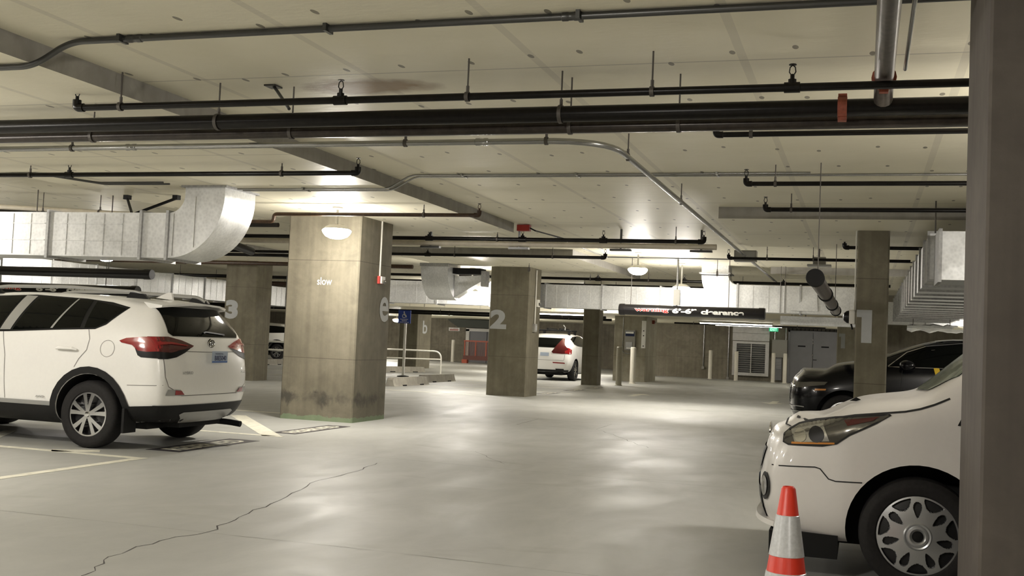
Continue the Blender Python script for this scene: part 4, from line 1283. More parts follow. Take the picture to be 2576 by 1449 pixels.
class Car:
    def __init__(s, name, label, loc, rz, cat='car'):
        s.t = thing(name, label, cat, loc, rz)
    def body(s, paint, **kw):
        me, s.bv = car_body(**kw)
        me.materials[0] = MT[paint]
        me.materials[1] = MT['dullblack']
        s.b = finish('body', me, None, s.t, world=False, angle=50)
        return s
    def cast(s, plane, a, b, off):
        if plane == 'L':
            o, d = Vector((a, 3, b)), Vector((0, -1, 0))
        elif plane == 'R':
            o, d = Vector((a, -3, b)), Vector((0, 1, 0))
        elif plane == 'B':
            o, d = Vector((-4, a, b)), Vector((1, 0, 0))
        elif plane == 'F':
            o, d = Vector((6, a, b)), Vector((-1, 0, 0))
        else:
            o, d = Vector((a, b, 4)), Vector((0, 0, -1))
        h, n, i, dd = s.bv.ray_cast(o, d)
        if h is None:
            tgt = {'L': (a, .9, b), 'R': (a, -.9, b), 'B': (-.9, a, b), 'F': (3.5, a, b), 'T': (a, b, 1)}[plane]
            h, n, i, dd = s.bv.find_nearest(Vector(tgt))
        if n.dot(d) > 0:
            n = -n
        return h + n * off
    def dec(s, name, poly, plane, mat, off=.004, res=.07, parent=None, mirror=False):
        bm = bmesh.new()
        fc = bm.faces.new([bm.verts.new((p[0], p[1], 0)) for p in poly])
        bmesh.ops.triangulate(bm, faces=bm.faces)
        for _ in range(6):
            le = [e for e in bm.edges if e.calc_length() > res]
            if not le:
                break
            bmesh.ops.subdivide_edges(bm, edges=le, cuts=1)
            bmesh.ops.triangulate(bm, faces=[f for f in bm.faces if len(f.verts) > 3])
        for v in bm.verts:
            v.co = s.cast(plane, v.co.x, v.co.y, off)
        bmesh.ops.recalc_face_normals(bm, faces=bm.faces)
        me = bpy.data.meshes.new(name)
        bm.to_mesh(me)
        bm.free()
        return finish(name, me, mat, parent or s.t, world=False, angle=60)
    def line(s, name, pts, plane, mat, wd=.007, off=.003, res=.05, parent=None):
        # thin strip following the surface
        P = []
        for i in range(len(pts) - 1):
            a, b = Vector(pts[i]), Vector(pts[i + 1])
            k = max(1, int((b - a).length / res))
            for q in range(k):
                P.append(a + (b - a) * q / k)
        P.append(Vector(pts[-1]))
        L = []
        for i, p in enumerate(P):
            d = (P[min(i + 1, len(P) - 1)] - P[max(0, i - 1)])
            nn = Vector((-d.y, d.x)).normalized() * wd / 2
            L.append((s.cast(plane, *(p + nn), off), s.cast(plane, *(p - nn), off)))
        vs = [a for a, b in L] + [b for a, b in L]
        k = len(L)
        mb = MB().add(vs, [(i, i + 1, k + i + 1, k + i) for i in range(k - 1)])
        return mb.build(name, mat, parent or s.t, world=False)

def arc(cx, cz, r, a0, a1, n=16):
    return [(cx + r * math.cos(lerp(a0, a1, i / n)), cz + r * math.sin(lerp(a0, a1, i / n))) for i in range(n + 1)]

def tire_mesh(R, W, rim, side):
    h = W / 2
    prof = [(rim, -h * .75), (rim + .012, -h * .92), (lerp(rim, R, .5), -h), (R - .03, -h * .93), (R - .006, -h * .72), (R, -h * .45), (R, h * .45), (R - .006, h * .72), (R - .03, h * .93), (lerp(rim, R, .5), h), (rim + .012, h * .92), (rim, h * .75)]
    return MB().lathe(prof, (0, 0, 0), axis='y', seg=48, closed=True)

def polar_rim(R, W, side, mask, depth=.06, crown=.01, nr=44, na=364, lip=.012):
    """wheel face as a relief: mask(r,a) true where metal stands proud"""
    mb = MB()
    o = W / 2 * .80 * side
    vs, fs, mi = [], [], []
    for i in range(nr + 1):
        r = R * i / nr
        for k in range(na):
            a = 2 * PI * k / na
            solid = mask(r / R, a)
            y = o + side * (crown * (1 - (r / R) ** 2)) - (0 if solid else side * depth)
            vs.append((r * math.cos(a), y, r * math.sin(a)))
    for i in range(nr):
        for k in range(na):
            k2 = (k + 1) % na
            q = (i * na + k, i * na + k2, (i + 1) * na + k2, (i + 1) * na + k)
            rm = R * (i + .5) / nr
            am = 2 * PI * (k + .5) / na
            fs.append(q)
            mi.append(0 if mask(rm / R, am) else 1)
    b = len(mb.v)
    mb.v += vs
    mb.f += fs
    mb.mi += mi
    return mb

def spoke_mask(n, w0, w1, pair=0.0):
    def f(r, a):
        if r > .93 or r < .20:
            return True
        half = lerp(w0, w1, r)
        for k in range(n):
            c = 2 * PI * k / n + PI / 2
            for p in ((-pair, pair) if pair else (0,)):
                d = (a - c - p * (0.6 + .4 * r) + PI) % (2 * PI) - PI
                if abs(d) * r < half:
                    return True
        return False
    return f

def van_mask(r, a):
    if r > .95 or r < .34:
        return True
    n = 7
    for k in range(n):
        c = 2 * PI * k / n + 2.45
        d = (a - c + PI) % (2 * PI) - PI
        # teardrop hole in the spoke
        if ((r - .66) / .19) ** 2 + (d * .66 / (.07 + .12 * max(0, r - .5))) ** 2 < 1:
            return False
        # scallop at the rim between spokes
        e = (a - c - PI / n + PI) % (2 * PI) - PI
        if ((r - .97) / .27) ** 2 + (e * .9 / .24) ** 2 < 1:
            return False
    return True

WHEELS = {}
def wheel(car, key, x, y, z, side, R, W, rim, mask, mats=('alloy', 'alloy_dark'), depth=.06, crown=.01, cap='chrome'):
    kk = (key, side)
    if kk not in WHEELS:
        tm = tire_mesh(R, W, rim, side).mesh('wheel')
        rmesh = polar_rim(rim + .004, W, side, mask, depth, crown).mesh('rim')
        cmesh = MB().lathe([(0, .012 * side), (.026, .01 * side), (.032, 0)], (0, W / 2 * .8 * side + crown * side, 0), axis='y', seg=18).mesh('centre_cap')
        WHEELS[kk] = (tm, rmesh, cmesh, [])
        tm.materials.append(MT['tire'])
        for q in mats:
            rmesh.materials.append(MT[q])
        cmesh.materials.append(MT[cap])
        for q in (tm, rmesh, cmesh):
            q.shade_smooth()
            q.set_sharp_from_angle(angle=math.radians(35))
    tm, rmesh, cmesh, _ = WHEELS[kk]
    o = bpy.data.objects.new('wheel', tm)
    COL.objects.link(o)
    o.parent = car.t
    o.location = (x, y, z)
    for nm, q in (('rim', rmesh), ('centre_cap', cmesh)):
        c = bpy.data.objects.new(nm, q)
        COL.objects.link(c)
        c.parent = o
    return o

def mir(poly):
    return [(-a, b) for a, b in poly]

SUV = [(-.62, .30, .80, .905, .98, .875, 1.22, .62, 1.555, 1.60), (-.25, .24, .86, .92, 1.0, .885, 1.25, .635, 1.60, 1.645),
       (.5, .22, .87, .92, 1.0, .885, 1.25, .65, 1.625, 1.675), (1.2, .22, .87, .92, .99, .885, 1.23, .65, 1.63, 1.68),
       (1.8, .22, .87, .92, .98, .885, 1.20, .65, 1.61, 1.665), (2.3, .22, .87, .92, .95, .88, 1.14, .69, 1.38, 1.43),
       (2.75, .24, .86, .915, .92, .87, 1.06, .76, 1.11, 1.14), (3.15, .26, .84, .90, .85, .85, .96, .72, 1.0, 1.04)]
SUV_REAR = [-.78, -.82, -.88, -.95, -.945, -.93, -.88, -.76, -.66, -.62, -.58, -.57]
SUV_FRONT = [3.40, 3.44, 3.55, 3.60, 3.60, 3.56, 3.50, 3.46, 3.42, 3.38, 3.36, 3.35]

# ---- white crossover at left ------------------------------------------------
c = Car('white_suv', 'large white crossover parked at left with roof rails and tinted glass', (-7.90, 10.80, 0), PI)
c.body('carwhite', stations=SUV, rear_x=SUV_REAR, front_x=SUV_FRONT, rear_w=.965, rb=.085, arches=((0, .37, .425), (2.66, .37, .425)))
for x in (0, 2.66):
    for s_ in (1, -1):
        wheel(c, 'suv', x, s_ * .80, .362, s_, .362, .235, .232, spoke_mask(5, .055, .115, .25))
c.dec('window_trim', [(-.30, 1.525), (-.05, 1.575), (.3, 1.605), (1.0, 1.63), (1.6, 1.60), (2.05, 1.45), (2.45, 1.17), (1.2, 1.205), (.4, 1.255), (-.0, 1.275), (-.12, 1.33)], 'L', 'black', .004)
c.dec('rear_quarter_window', [(-.26, 1.51), (.14, 1.575), (.14, 1.285), (.0, 1.295), (-.1, 1.345)], 'L', 'glass', .008)
c.dec('side_window', [(.20, 1.585), (.92, 1.61), (1.08, 1.23), (.38, 1.275), (.20, 1.285)], 'L', 'glass', .008)
c.dec('side_window', [(1.14, 1.615), (1.6, 1.585), (2.0, 1.44), (2.35, 1.2), (1.28, 1.225)], 'L', 'glass', .008)
c.dec('pillar_trim', [(.955, 1.61), (1.11, 1.615), (1.25, 1.225), (1.11, 1.23)], 'L', 'silver', .009)
c.dec('pillar_trim', [(.38, 1.595), (.40, 1.595), (.58, 1.265), (.55, 1.265)], 'L', 'silver', .0095)
c.dec('window_trim', [(-.30, 1.525), (.3, 1.605), (1.0, 1.63), (1.6, 1.60), (2.05, 1.45), (2.45, 1.17), (1.2, 1.205), (.0, 1.275)], 'R', 'glass', .004)
rg = [(-.63, 1.235), (.63, 1.235), (.675, 1.27), (.60, 1.53), (.53, 1.55), (-.53, 1.55), (-.60, 1.53), (-.675, 1.27)]
c.dec('rear_window', rg, 'B', 'glass', .006, .06)
c.dec('windscreen', [(2.0, -.58), (2.0, .58), (2.62, .70), (2.72, .4), (2.75, 0), (2.72, -.4), (2.62, -.70)], 'T', 'glass', .006)
# tail lamps, side part wraps to the rear part
tl = c.dec('tail_lamp', [(-.34, 1.165), (-.42, 1.195), (-.60, 1.215), (-.81, 1.22), (-.81, 1.07), (-.68, 1.06), (-.58, 1.07), (-.50, 1.125), (-.37, 1.145)], 'L', 'redlight', .012, .03)
c.dec('lamp_base', [(-.53, 1.11), (-.58, 1.02), (-.62, 1.0), (-.81, .995), (-.81, 1.075), (-.68, 1.065), (-.58, 1.08)], 'L', 'black', .008, .03, parent=tl)
tr_ = [(.84, 1.22), (.70, 1.225), (.52, 1.19), (.34, 1.135), (.38, 1.115), (.56, 1.09), (.70, 1.06), (.84, 1.065)]
for q, nm in ((tr_, 'L'), (mir(tr_), 'R')):
    a = c.dec('tail_lamp', q, 'B', 'darkred' if nm == 'L' else 'redlight', .012, .03)
    bt = [(.84, 1.07), (.70, 1.065), (.56, 1.095), (.38, 1.118), (.50, 1.06), (.64, 1.01), (.76, .99), (.84, .99)]
    c.dec('lamp_base', bt if nm == 'L' else mir(bt), 'B', 'black', .008, .03, parent=a)
    st_ = [(.82, 1.165), (.70, 1.168), (.45, 1.138), (.45, 1.128), (.70, 1.146), (.82, 1.135)]
    c.dec('lamp_strip', st_ if nm == 'L' else mir(st_), 'B', 'redlight', .024, .02, parent=a)
c.dec('tail_lamp', [(-.36, 1.165), (-.70, 1.21), (-.80, 1.205), (-.80, 1.02), (-.6, 1.05)], 'R', 'redlight', .012, .03)
# black lower cladding
for pl_, s_ in (('L', 1), ('R', -1)):
    for ax in (0, 2.66):
        pts = arc(ax, .37, .43, -.25, PI + .25) + arc(ax, .37, .505, PI + .2, -.2)
        c.dec('arch_cladding', pts, pl_, 'clad', .012, .08)
    c.dec('sill_cladding', [(.46, .255), (2.2, .255), (2.2, .43), (.46, .43)], pl_, 'clad', .012, .12)
    c.dec('bumper_cladding', [(-.47, .27), (-.80, .31), (-.82, .50), (-.47, .475)], pl_, 'clad', .010, .08)
    sf_ = c.dec('sill_strip', [(.47, .43), (2.2, .43), (2.2, .475), (.47, .475)], pl_, 'silver', .011, .12)
c.dec('bumper_cladding', [(-.83, .50), (.83, .50), (.78, .32), (.5, .305), (-.5, .305), (-.78, .32)], 'B', 'clad', .010, .05)
c.dec('skid_plate', [(-.52, .40), (-.46, .42), (.46, .42), (.52, .40), (.42, .31), (-.42, .31)], 'B', 'silver', .018, .08)
MB().box((-.80, -.40, .24), (-.60, .40, .31)).build('under_tray', 'dullblack', c.t, world=False, smooth=False)
MB().box((-.55, -.62, .22), (2.9, .62, .30)).build('underbody', 'dullblack', c.t, world=False, smooth=False)
MB().sweep([(-.55, -.45, .27), (-.85, -.55, .25), (-.98, -.56, .235)], .035, 12, .05).build('exhaust_pipe', 'dullblack', c.t, world=False)
for s_ in (1, -1):
    rf = [(.76 * s_, .67), (.58 * s_, .665), (.50 * s_, .60), (.78 * s_, .605)]
    a = c.dec('rear_reflector', rf, 'B', 'silver', .010, .05)
    c.dec('reflector_lens', [(.66 * s_, .66), (.57 * s_, .655), (.52 * s_, .612), (.66 * s_, .612)], 'B', 'redlight', .014, .05, parent=a)
    MB().box((-.47, s_ * .93 - .02, .19), (-.44, s_ * .70, .45)).build('mud_flap', 'clad', c.t, world=False, smooth=False)
# seams
for pl_ in ('L', 'R'):
    c.line('door_seam', [(.08, 1.27), (.04, 1.17), (.06, 1.05), (.15, .95), (.20, .86)], pl_, 'greyseam', .008)
    c.line('door_seam', [(1.20, 1.21), (1.13, .95), (1.10, .48)], pl_, 'greyseam', .008)
    c.line('fuel_door' if pl_ == 'L' else 'quarter_seam', arc(-.20, 1.075, .088, 0, 2 * PI, 28), pl_, 'greyseam', .005)
    c.line('bumper_seam', [(-.48, .70), (-.80, .71), (-.86, .715)], pl_, 'greyseam', .007)
c.line('tailgate_seam', [(.80, .99), (.79, .80), (.75, .70), (.55, .60), (-.55, .60), (-.75, .70), (-.79, .80), (-.80, .99)], 'B', 'greyseam', .009)
c.line('tailgate_seam', [(-.47, 1.075), (-.2, 1.07), (.2, 1.07), (.47, 1.075)], 'B', 'greyseam', .008)
hd = MB().sweep([(.17, .925, 1.045), (.21, .95, 1.06), (.38, .95, 1.06), (.44, .925, 1.05)], [.012, .018, .018, .012], 10, .03).build('door_handle', 'carwhite', c.t, world=False)
c.dec('handle_recess', arc(.31, 1.05, .065, 0, 2 * PI, 16), 'L', 'carwhite', .003, .05)
MB().sweep([(1.30, .925, 1.035), (1.34, .95, 1.05), (1.5, .95, 1.05), (1.56, .925, 1.04)], [.012, .018, .018, .012], 10, .03).build('door_handle', 'carwhite', c.t, world=False)
# spoiler, rails, fin
sp = MB()
secs = [(-.60, 0), (-.45, .0), (0, 0), (.45, 0), (.60, 0)]
vs, fs = [], []
for i, yy in enumerate((-.62, -.55, -.3, 0, .3, .55, .62)):
    e = abs(yy) / .62
    xb = -.80 + .14 * e ** 3
    vs += [(-.42, yy, 1.64 - .045 * e ** 2), (xb, yy, 1.605 - .04 * e ** 2), (xb + .01, yy, 1.585 - .045 * e ** 2), (-.5, yy, 1.555 - .03 * e ** 2)]
for i in range(6):
    for k in range(4):
        k2 = (k + 1) % 4
        fs.append((i * 4 + k, i * 4 + k2, (i + 1) * 4 + k2, (i + 1) * 4 + k))
fs += [(0, 1, 2, 3), (24, 25, 26, 27)]
sp.add(vs, fs).build('rear_spoiler', 'carwhite', c.t, world=False, angle=40)
for s_ in (1, -1):
    rl = MB().sweep([(-.42, s_ * .56, 1.645), (-.30, s_ * .575, 1.70), (.6, s_ * .595, 1.735), (1.5, s_ * .585, 1.72), (1.75, s_ * .57, 1.665)], .02, 10, .12).build('roof_rail', 'silver', c.t, world=False)
    for x0, x1, z in ((-.46, -.18, 1.635), (1.5, 1.78, 1.645)):
        MB().prism([(x0, s_ * .55, z - .01), (x1, s_ * .56, z + .0), (x1 - .05, s_ * .565, z + .06), (x0 + .06, s_ * .56, z + .045)], (0, s_ * .045, 0)).build('rail_foot', 'black', rl, world=False, smooth=False)
MB().prism([(-.36, -.015, 1.64), (-.14, -.012, 1.66), (-.30, -.006, 1.725), (-.345, -.006, 1.725)], (0, .03, 0)).build('antenna_fin', 'carwhite', c.t, world=False, smooth=False)
# plate, badge, lettering
px = -1.01
pt = MB().box((px - .004, -.155, .955), (px, .155, 1.085)).build('licence_plate', 'plate', c.t, world=False, smooth=False)
def rear_text(txt, y, z, h, wd, mat, parent, x, bold=.02):
    return place_text(txt, (x, y, z), (0, -1, 0), (0, 0, 1), mat, parent, height=h, width=wd, bold=bold, world=False)
rear_text('WASHINGTON', .02, 1.055, .016, .16, 'platetext', pt, px - .006)
rear_text('B8E5040', -.01, 1.008, .055, .235, 'platetext', pt, px - .006, .03)
MB().box((px - .006, -.15, .958), (px - .0045, .15, .974)).build('plate_band', 'plateblue', pt, world=False, smooth=False)
eh = c.cast('B', 0, 1.165, 0)
em = MB()
for (a, b, oy, oz) in ((.058, .042, 0, 0), (.018, .038, 0, .0), (.04, .017, 0, .018)):
    pts = [(eh.x - .012, oy + a * math.cos(t), 1.165 + oz + b * math.sin(t)) for t in [2 * PI * k / 24 for k in range(25)]]
    em.sweep(pts, .006, 6, cap=False)
em.build('badge', 'chrome', c.t, world=False)
MB().lathe([(0, -.006), (.05, -.004), (.055, .006)], (eh.x - .002, 0, 1.165), axis='x', seg=24).build('badge_disc', 'black', c.t, world=False)
for txt, yy, zz, hh, wd in (('HYBRID', .48, .845, .03, .19), ('XLE', -.66, .845, .028, .10)):
    q = c.cast('B', yy, zz, .006)
    rear_text(txt, yy, zz, hh, wd, 'chrome' if txt == 'XLE' else 'silver', c.t, q.x - .01)
q = c.line('wiper', [(-.32, 1.26), (.05, 1.285), (.10, 1.275)], 'B', 'black', .016, .018)
q = c.cast('L', .7, .52, .005)
place_text('AWD', (.62, q.y + .01, .52), (-1, 0, 0), (0, 0, 1), 'silver', c.t, height=.022, width=.12, world=False)
# front end, mostly out of frame
c.dec('headlamp', [(.55, .86), (.82, .90), (.84, .98), (.6, .95)], 'F', 'lampglass', .006)
c.dec('headlamp', [(-.55, .86), (-.82, .90), (-.84, .98), (-.6, .95)], 'F', 'lampglass', .006)
c.dec('grille', [(-.5, .6), (.5, .6), (.55, .82), (-.55, .82)], 'F', 'black', .006)

# ---- white van at right -------------------------------------------------------
VAN = [(-.70, .30, .80, .90, .85, .90, 1.05, .82, 1.76, 1.82), (0, .26, .85, .915, .85, .91, 1.05, .82, 1.77, 1.84), (1.0, .24, .85, .915, .85, .91, 1.04, .82, 1.77, 1.84),
       (1.65, .24, .85, .915, .85, .91, 1.04, .81, 1.74, 1.82), (2.0, .22, .85, .915, .85, .91, 1.05, .80, 1.56, 1.64), (2.36, .22, .85, .915, .86, .905, 1.04, .80, 1.31, 1.385),
       (2.56, .22, .85, .915, .86, .90, 1.03, .80, 1.13, 1.175), (2.66, .22, .85, .915, .86, .90, 1.02, .80, 1.085, 1.125), (2.76, .22, .85, .915, .86, .90, 1.00, .79, 1.07, 1.11),
       (2.95, .21, .84, .905, .84, .885, .965, .76, 1.04, 1.085), (3.10, .20, .83, .895, .80, .875, .93, .74, 1.0, 1.05)]
VAN_NOSE = (3.3, .20, .82, .885, .74, .86, .85, .70, .90, .955)
VAN_REAR = [-.80, -.82, -.86, -.88, -.88, -.87, -.86, -.84, -.80, -.78, -.76, -.75]
VAN_FRONT = [3.44, 3.47, 3.55, 3.62, 3.615, 3.585, 3.55, 3.51, 3.46, 3.42, 3.39, 3.38]
v = Car('white_van', 'white compact van at right with silver wheel cover, partly behind the dark column', (2.98, 7.70, 0), PI, 'van')
v.body('vanwhite', stations=VAN, rear_x=VAN_REAR, front_x=VAN_FRONT, front_w=.93, fb=.13, front_s=VAN_NOSE, arches=((0, .33, .40), (2.66, .33, .40)))
for x in (0, 2.66):
    for s_ in (1, -1):
        wheel(v, 'van', x, s_ * .815, .326, s_, .326, .205, .222, van_mask, ('hubcap', 'alloy_dark'), .022, .03, 'black')
for o in [q for q in v.t.children if q.name.startswith('wheel')]:
    sd = 1 if o.location.y > 0 else -1
    yy = (.205 / 2 * .8 + .03) * sd
    MB().lathe([(.034, .004 * sd), (.045, .014 * sd), (.056, .012 * sd), (.062, .002 * sd), (.072, .006 * sd), (.080, -.004 * sd)], (0, yy, 0), axis='y', seg=32).build('hub_ring', 'hubcap', o, world=False)
hw = v.dec('windscreen', [(1.72, -.62), (1.72, .62), (2.45, .74), (2.60, .5), (2.64, 0), (2.60, -.5), (2.45, -.74)], 'T', 'glass_green', .006)
v.dec('side_window', [(.9, 1.62), (1.75, 1.58), (2.05, 1.42), (2.36, 1.14), (2.3, 1.08), (.9, 1.08)], 'L', 'glass', .006)
hl = [(3.43, .845), (3.40, .875), (3.35, .905), (3.25, .935), (3.13, .965), (2.97, .99), (2.82, 1.005), (2.90, .955), (3.05, .875), (3.12, .82), (3.20, .80), (3.40, .79), (3.43, .80)]
HL = v.dec('headlamp', hl, 'L', 'lampglass', .006, .04)
v.dec('lamp_reflector', [(3.39, .87), (3.20, .925), (3.16, .83), (3.36, .805)], 'L', 'lampinner', .009, .04, parent=HL)
v.dec('projector_lens', arc(3.235, .86, .045, 0, 2 * PI, 18), 'L', 'alloy_dark', .012, .03, parent=HL)
v.dec('projector_lens', arc(3.33, .845, .036, 0, 2 * PI, 18), 'L', 'chrome', .012, .03, parent=HL)
v.dec('red_marker', [(3.08, .955), (2.88, .99), (2.92, .965), (3.06, .925)], 'L', 'darkred', .009, .04, parent=HL)
v.dec('amber_strip', [(3.38, .806), (3.13, .825), (3.13, .815), (3.38, .795)], 'L', 'amber', .010, .04, parent=HL)
v.line('headlamp_edge', hl + [hl[0]], 'L', 'seam', .009, .007)
v.dec('headlamp', [(-a + 0, b) for a, b in [(.55, .80), (.80, .83), (.80, .93), (.6, .91)]], 'F', 'lampglass', .006)
# body seams
v.line('bonnet_seam', [(3.38, .935), (3.30, .925), (3.02, .99), (2.74, 1.03), (2.66, 1.05)], 'L', 'seam', .010)
v.line('bonnet_seam', [(2.66, 1.05), (2.58, 1.08), (2.50, 1.12)], 'L', 'seam', .010)
v.line('bumper_seam', [(3.50, .655), (3.24, .672), (3.21, .665), (3.16, .61), (3.12, .60), (2.97, .605)], 'L', 'seam', .007)
v.line('bonnet_front_seam', [(3.44, -.45), (3.45, 0), (3.44, .45), (3.40, .60)], 'T', 'seam', .010)
v.line('door_seam', [(2.18, 1.06), (2.16, .6), (2.1, .3)], 'L', 'seam', .008)
v.dec('washer_vent', [(2.46, .97), (2.42, 1.055), (2.34, 1.04), (2.34, .97)], 'L', 'black', .006)
v.dec('mirror_base', [(2.40, 1.06), (2.30, 1.16), (2.22, 1.06)], 'L', 'black', .008)
mirror(v, (2.16, 1.02, 1.20), (.10, .11, .12), 'black')
v.dec('lower_grille', [(-.50, .24), (.50, .24), (.55, .50), (-.55, .50)], 'F', 'black', .008)
v.dec('upper_grille', [(-.40, .58), (.40, .58), (.48, .74), (-.48, .74)], 'F', 'black', .008)
v.dec('fog_lamp_bezel', arc(.66, .52, .085, 0, 2 * PI, 20), 'F', 'black', .010, .05)
v.dec('fog_lamp', arc(.66, .52, .06, 0, 2 * PI, 20), 'F', 'lampglass', .014, .05)
v.dec('front_plate', [(-.16, .44), (.16, .44), (.16, .54), (-.16, .54)], 'F', 'plate', .014)
MB().lathe([(0, .014), (.07, .01), (.08, 0)], v.cast('F', 0, .80, .002), axis='x', seg=24).build('badge', 'chrome', v.t, world=False)
q = v.cast('T', 3.02, .28, .0)
MB().prism([(q.x - .05, q.y - .015, q.z), (q.x + .04, q.y - .015, q.z), (q.x, q.y, q.z + .025)], (0, .03, 0)).build('washer_jet', 'black', v.t, world=False, smooth=False)
lipm = MB()
vs, fs = [], []
for i, t in enumerate([lerp(-.95, .95, k / 18) for k in range(19)]):
    x = 3.62 - .18 * abs(t) ** 3
    y = t * .80
    vs += [(x - .12, y, .30), (x + .01, y, .315), (x + .015, y, .285), (x - .08, y, .265)]
for i in range(18):
    for k in range(4):
        k2 = (k + 1) % 4
        fs.append((i * 4 + k, i * 4 + k2, i * 4 + 4 + k2, i * 4 + 4 + k))
fs += [(0, 1, 2, 3), (72, 73, 74, 75)]
lipm.add(vs, fs).build('bumper_lip', 'vanwhite', v.t, world=False)
MB().box((3.10, -.72, .13), (3.50, .80, .27)).build('air_dam', 'dullblack', v.t, world=False, smooth=False)
MB().box((-.6, -.6, .2), (3.2, .6, .3)).build('underbody', 'dullblack', v.t, world=False, smooth=False)

# ---- black car ---------------------------------------------------------------
BLK = [(-.65, .30, .80, .91, .95, .88, 1.16, .66, 1.55, 1.60), (0, .24, .86, .93, .98, .90, 1.19, .67, 1.60, 1.66), (.8, .22, .87, .935, .98, .90, 1.19, .67, 1.62, 1.69),
       (1.35, .22, .87, .935, .98, .90, 1.185, .67, 1.585, 1.665), (1.85, .22, .87, .935, .97, .90, 1.175, .69, 1.44, 1.52), (2.3, .22, .87, .935, .95, .895, 1.15, .74, 1.255, 1.33), (2.55, .23, .86, .93, .94, .89, 1.12, .78, 1.20, 1.275),
       (3.0, .24, .85, .92, .90, .87, 1.04, .74, 1.13, 1.21), (3.25, .26, .84, .90, .85, .85, .95, .70, 1.04, 1.11)]
BLK_REAR = [-.80, -.84, -.88, -.95, -.945, -.93, -.88, -.76, -.66, -.62, -.58, -.57]
BLK_FRONT = [3.48, 3.52, 3.60, 3.67, 3.68, 3.66, 3.62, 3.57, 3.53, 3.50, 3.47, 3.46]
k_ = Car('black_suv', 'glossy black car behind column 1 with chrome window line', (2.52, 18.95, 0), PI)
k_.body('carblack', stations=BLK, rear_x=BLK_REAR, front_x=BLK_FRONT, arches=((0, .37, .425), (2.80, .37, .425)))
for x in (0, 2.80):
    for s_ in (1, -1):
        wheel(k_, 'blk', x, s_ * .81, .36, s_, .36, .235, .245, spoke_mask(10, .03, .06))
k_.dec('side_window', [(2.12, 1.20), (1.86, 1.41), (1.60, 1.51), (1.1, 1.575), (.2, 1.57), (-.2, 1.5), (-.3, 1.35), (-.1, 1.235), (1.1, 1.22)], 'L', 'glass', .006)
k_.line('chrome_strip', [(2.16, 1.195), (1.88, 1.425), (1.60, 1.528), (1.1, 1.592), (.2, 1.588), (-.25, 1.51)], 'L', 'chrome', .012, .008)
k_.line('chrome_strip', [(2.16, 1.19), (1.1, 1.205), (-.1, 1.22)], 'L', 'chrome', .010, .008)
k_.line('roof_rail', [(1.55, 1.60), (1.2, 1.64), (.2, 1.64)], 'L', 'chrome', .02, .012)
k_.dec('windscreen', [(1.35, -.56), (1.35, .56), (2.25, .70), (2.40, .4), (2.44, 0), (2.40, -.4), (2.25, -.70)], 'T', 'glass', .006)
k_.dec('headlamp', [(3.50, .80), (3.30, .83), (3.10, .86), (3.05, .91), (3.30, .90), (3.48, .875)], 'L', 'lampglass', .006, .05)
k_.dec('amber_marker', [(3.25, .765), (3.08, .775), (3.07, .80), (3.24, .795)], 'L', 'amber', .008, .05)
k_.dec('headlamp', [(.42, .78), (.80, .80), (.82, .89), (.45, .87)], 'F', 'lampglass', .006, .05)
k_.dec('grille', [(-.38, .55), (.38, .55), (.42, .86), (-.42, .86)], 'F', 'alloy_dark', .006)
for zz in (.60, .66, .72, .78, .84):
    k_.line('grille_bar', [(-.40, zz), (0, zz), (.40, zz)], 'F', 'chrome', .014, .012)
for zz in (.42, .50):
    k_.line('bumper_bar', [(-.70, zz), (0, zz), (.70, zz)], 'F', 'silver', .016, .012)
    k_.line('bumper_bar', [(3.58, zz + .01), (3.40, zz)], 'L', 'silver', .016, .012)
mirror(k_, (1.90, 1.02, 1.22), (.12, .11, .085), 'carblack')
k_.dec('yellow_patch', [(1.50, 1.20), (1.42, 1.20), (1.38, 1.06), (1.46, 1.05)], 'L', 'yellow', .012)  # small yellow patch on the car's side
k_.line('door_seam', [(1.95, 1.18), (1.98, .7), (1.9, .3)], 'L', 'seam', .007)
MB().box((-.6, -.6, .2), (3.2, .6, .3)).build('underbody', 'dullblack', k_.t, world=False, smooth=False)

# ---- white car with roof rack, seen from behind --------------------------------
r_ = Car('white_wagon', 'white car with roof rack bars parked beyond column 2, seen from behind', (-10.72, 38.3, 0), PI / 2)
r_.body('carwhite', stations=SUV, rear_x=SUV_REAR, front_x=SUV_FRONT, arches=((0, .37, .425), (2.66, .37, .425)))
for x in (0, 2.66):
    for s_ in (1, -1):
        wheel(r_, 'wag', x, s_ * .80, .365, s_, .365, .255, .26, spoke_mask(5, .05, .09, .2))
r_.dec('rear_window', [(-.66, 1.16), (.66, 1.16), (.66, 1.25), (.57, 1.50), (-.57, 1.50), (-.66, 1.25)], 'B', 'glass', .006, .06)
for s_ in (1, -1):
    a = r_.dec('tail_lamp', [(.575 * s_, 1.50), (.625 * s_, 1.49), (.68 * s_, 1.27), (.80 * s_, 1.13), (.82 * s_, .96), (.60 * s_, .955), (.30 * s_, .965), (.24 * s_, 1.01), (.58 * s_, 1.01), (.64 * s_, 1.06), (.655 * s_, 1.22)], 'B', 'darkred', .008, .03)
    r_.dec('lamp_strip', [(.70 * s_, 1.05), (.80 * s_, 1.10), (.815 * s_, .97), (.72 * s_, .97)], 'B', 'redlight', .014, .03, parent=a)
    r_.dec('rear_reflector', [(.30 * s_, .66), (.72 * s_, .65), (.74 * s_, .61), (.32 * s_, .62)], 'B', 'redlight', .008, .06)
    r_.dec('tail_lamp', [(-.52, 1.10), (-.78, 1.18), (-.80, .95), (-.60, .95)], 'L' if s_ > 0 else 'R', 'redlight', .008, .06)
    r_.dec('exhaust_outlet', [(.40 * s_, .43), (.68 * s_, .43), (.70 * s_, .37), (.42 * s_, .36)], 'B', 'black', .010, .06)
r_.dec('bumper_skirt', [(-.8, .39), (.8, .39), (.76, .315), (-.76, .315)], 'B', 'clad', .006)
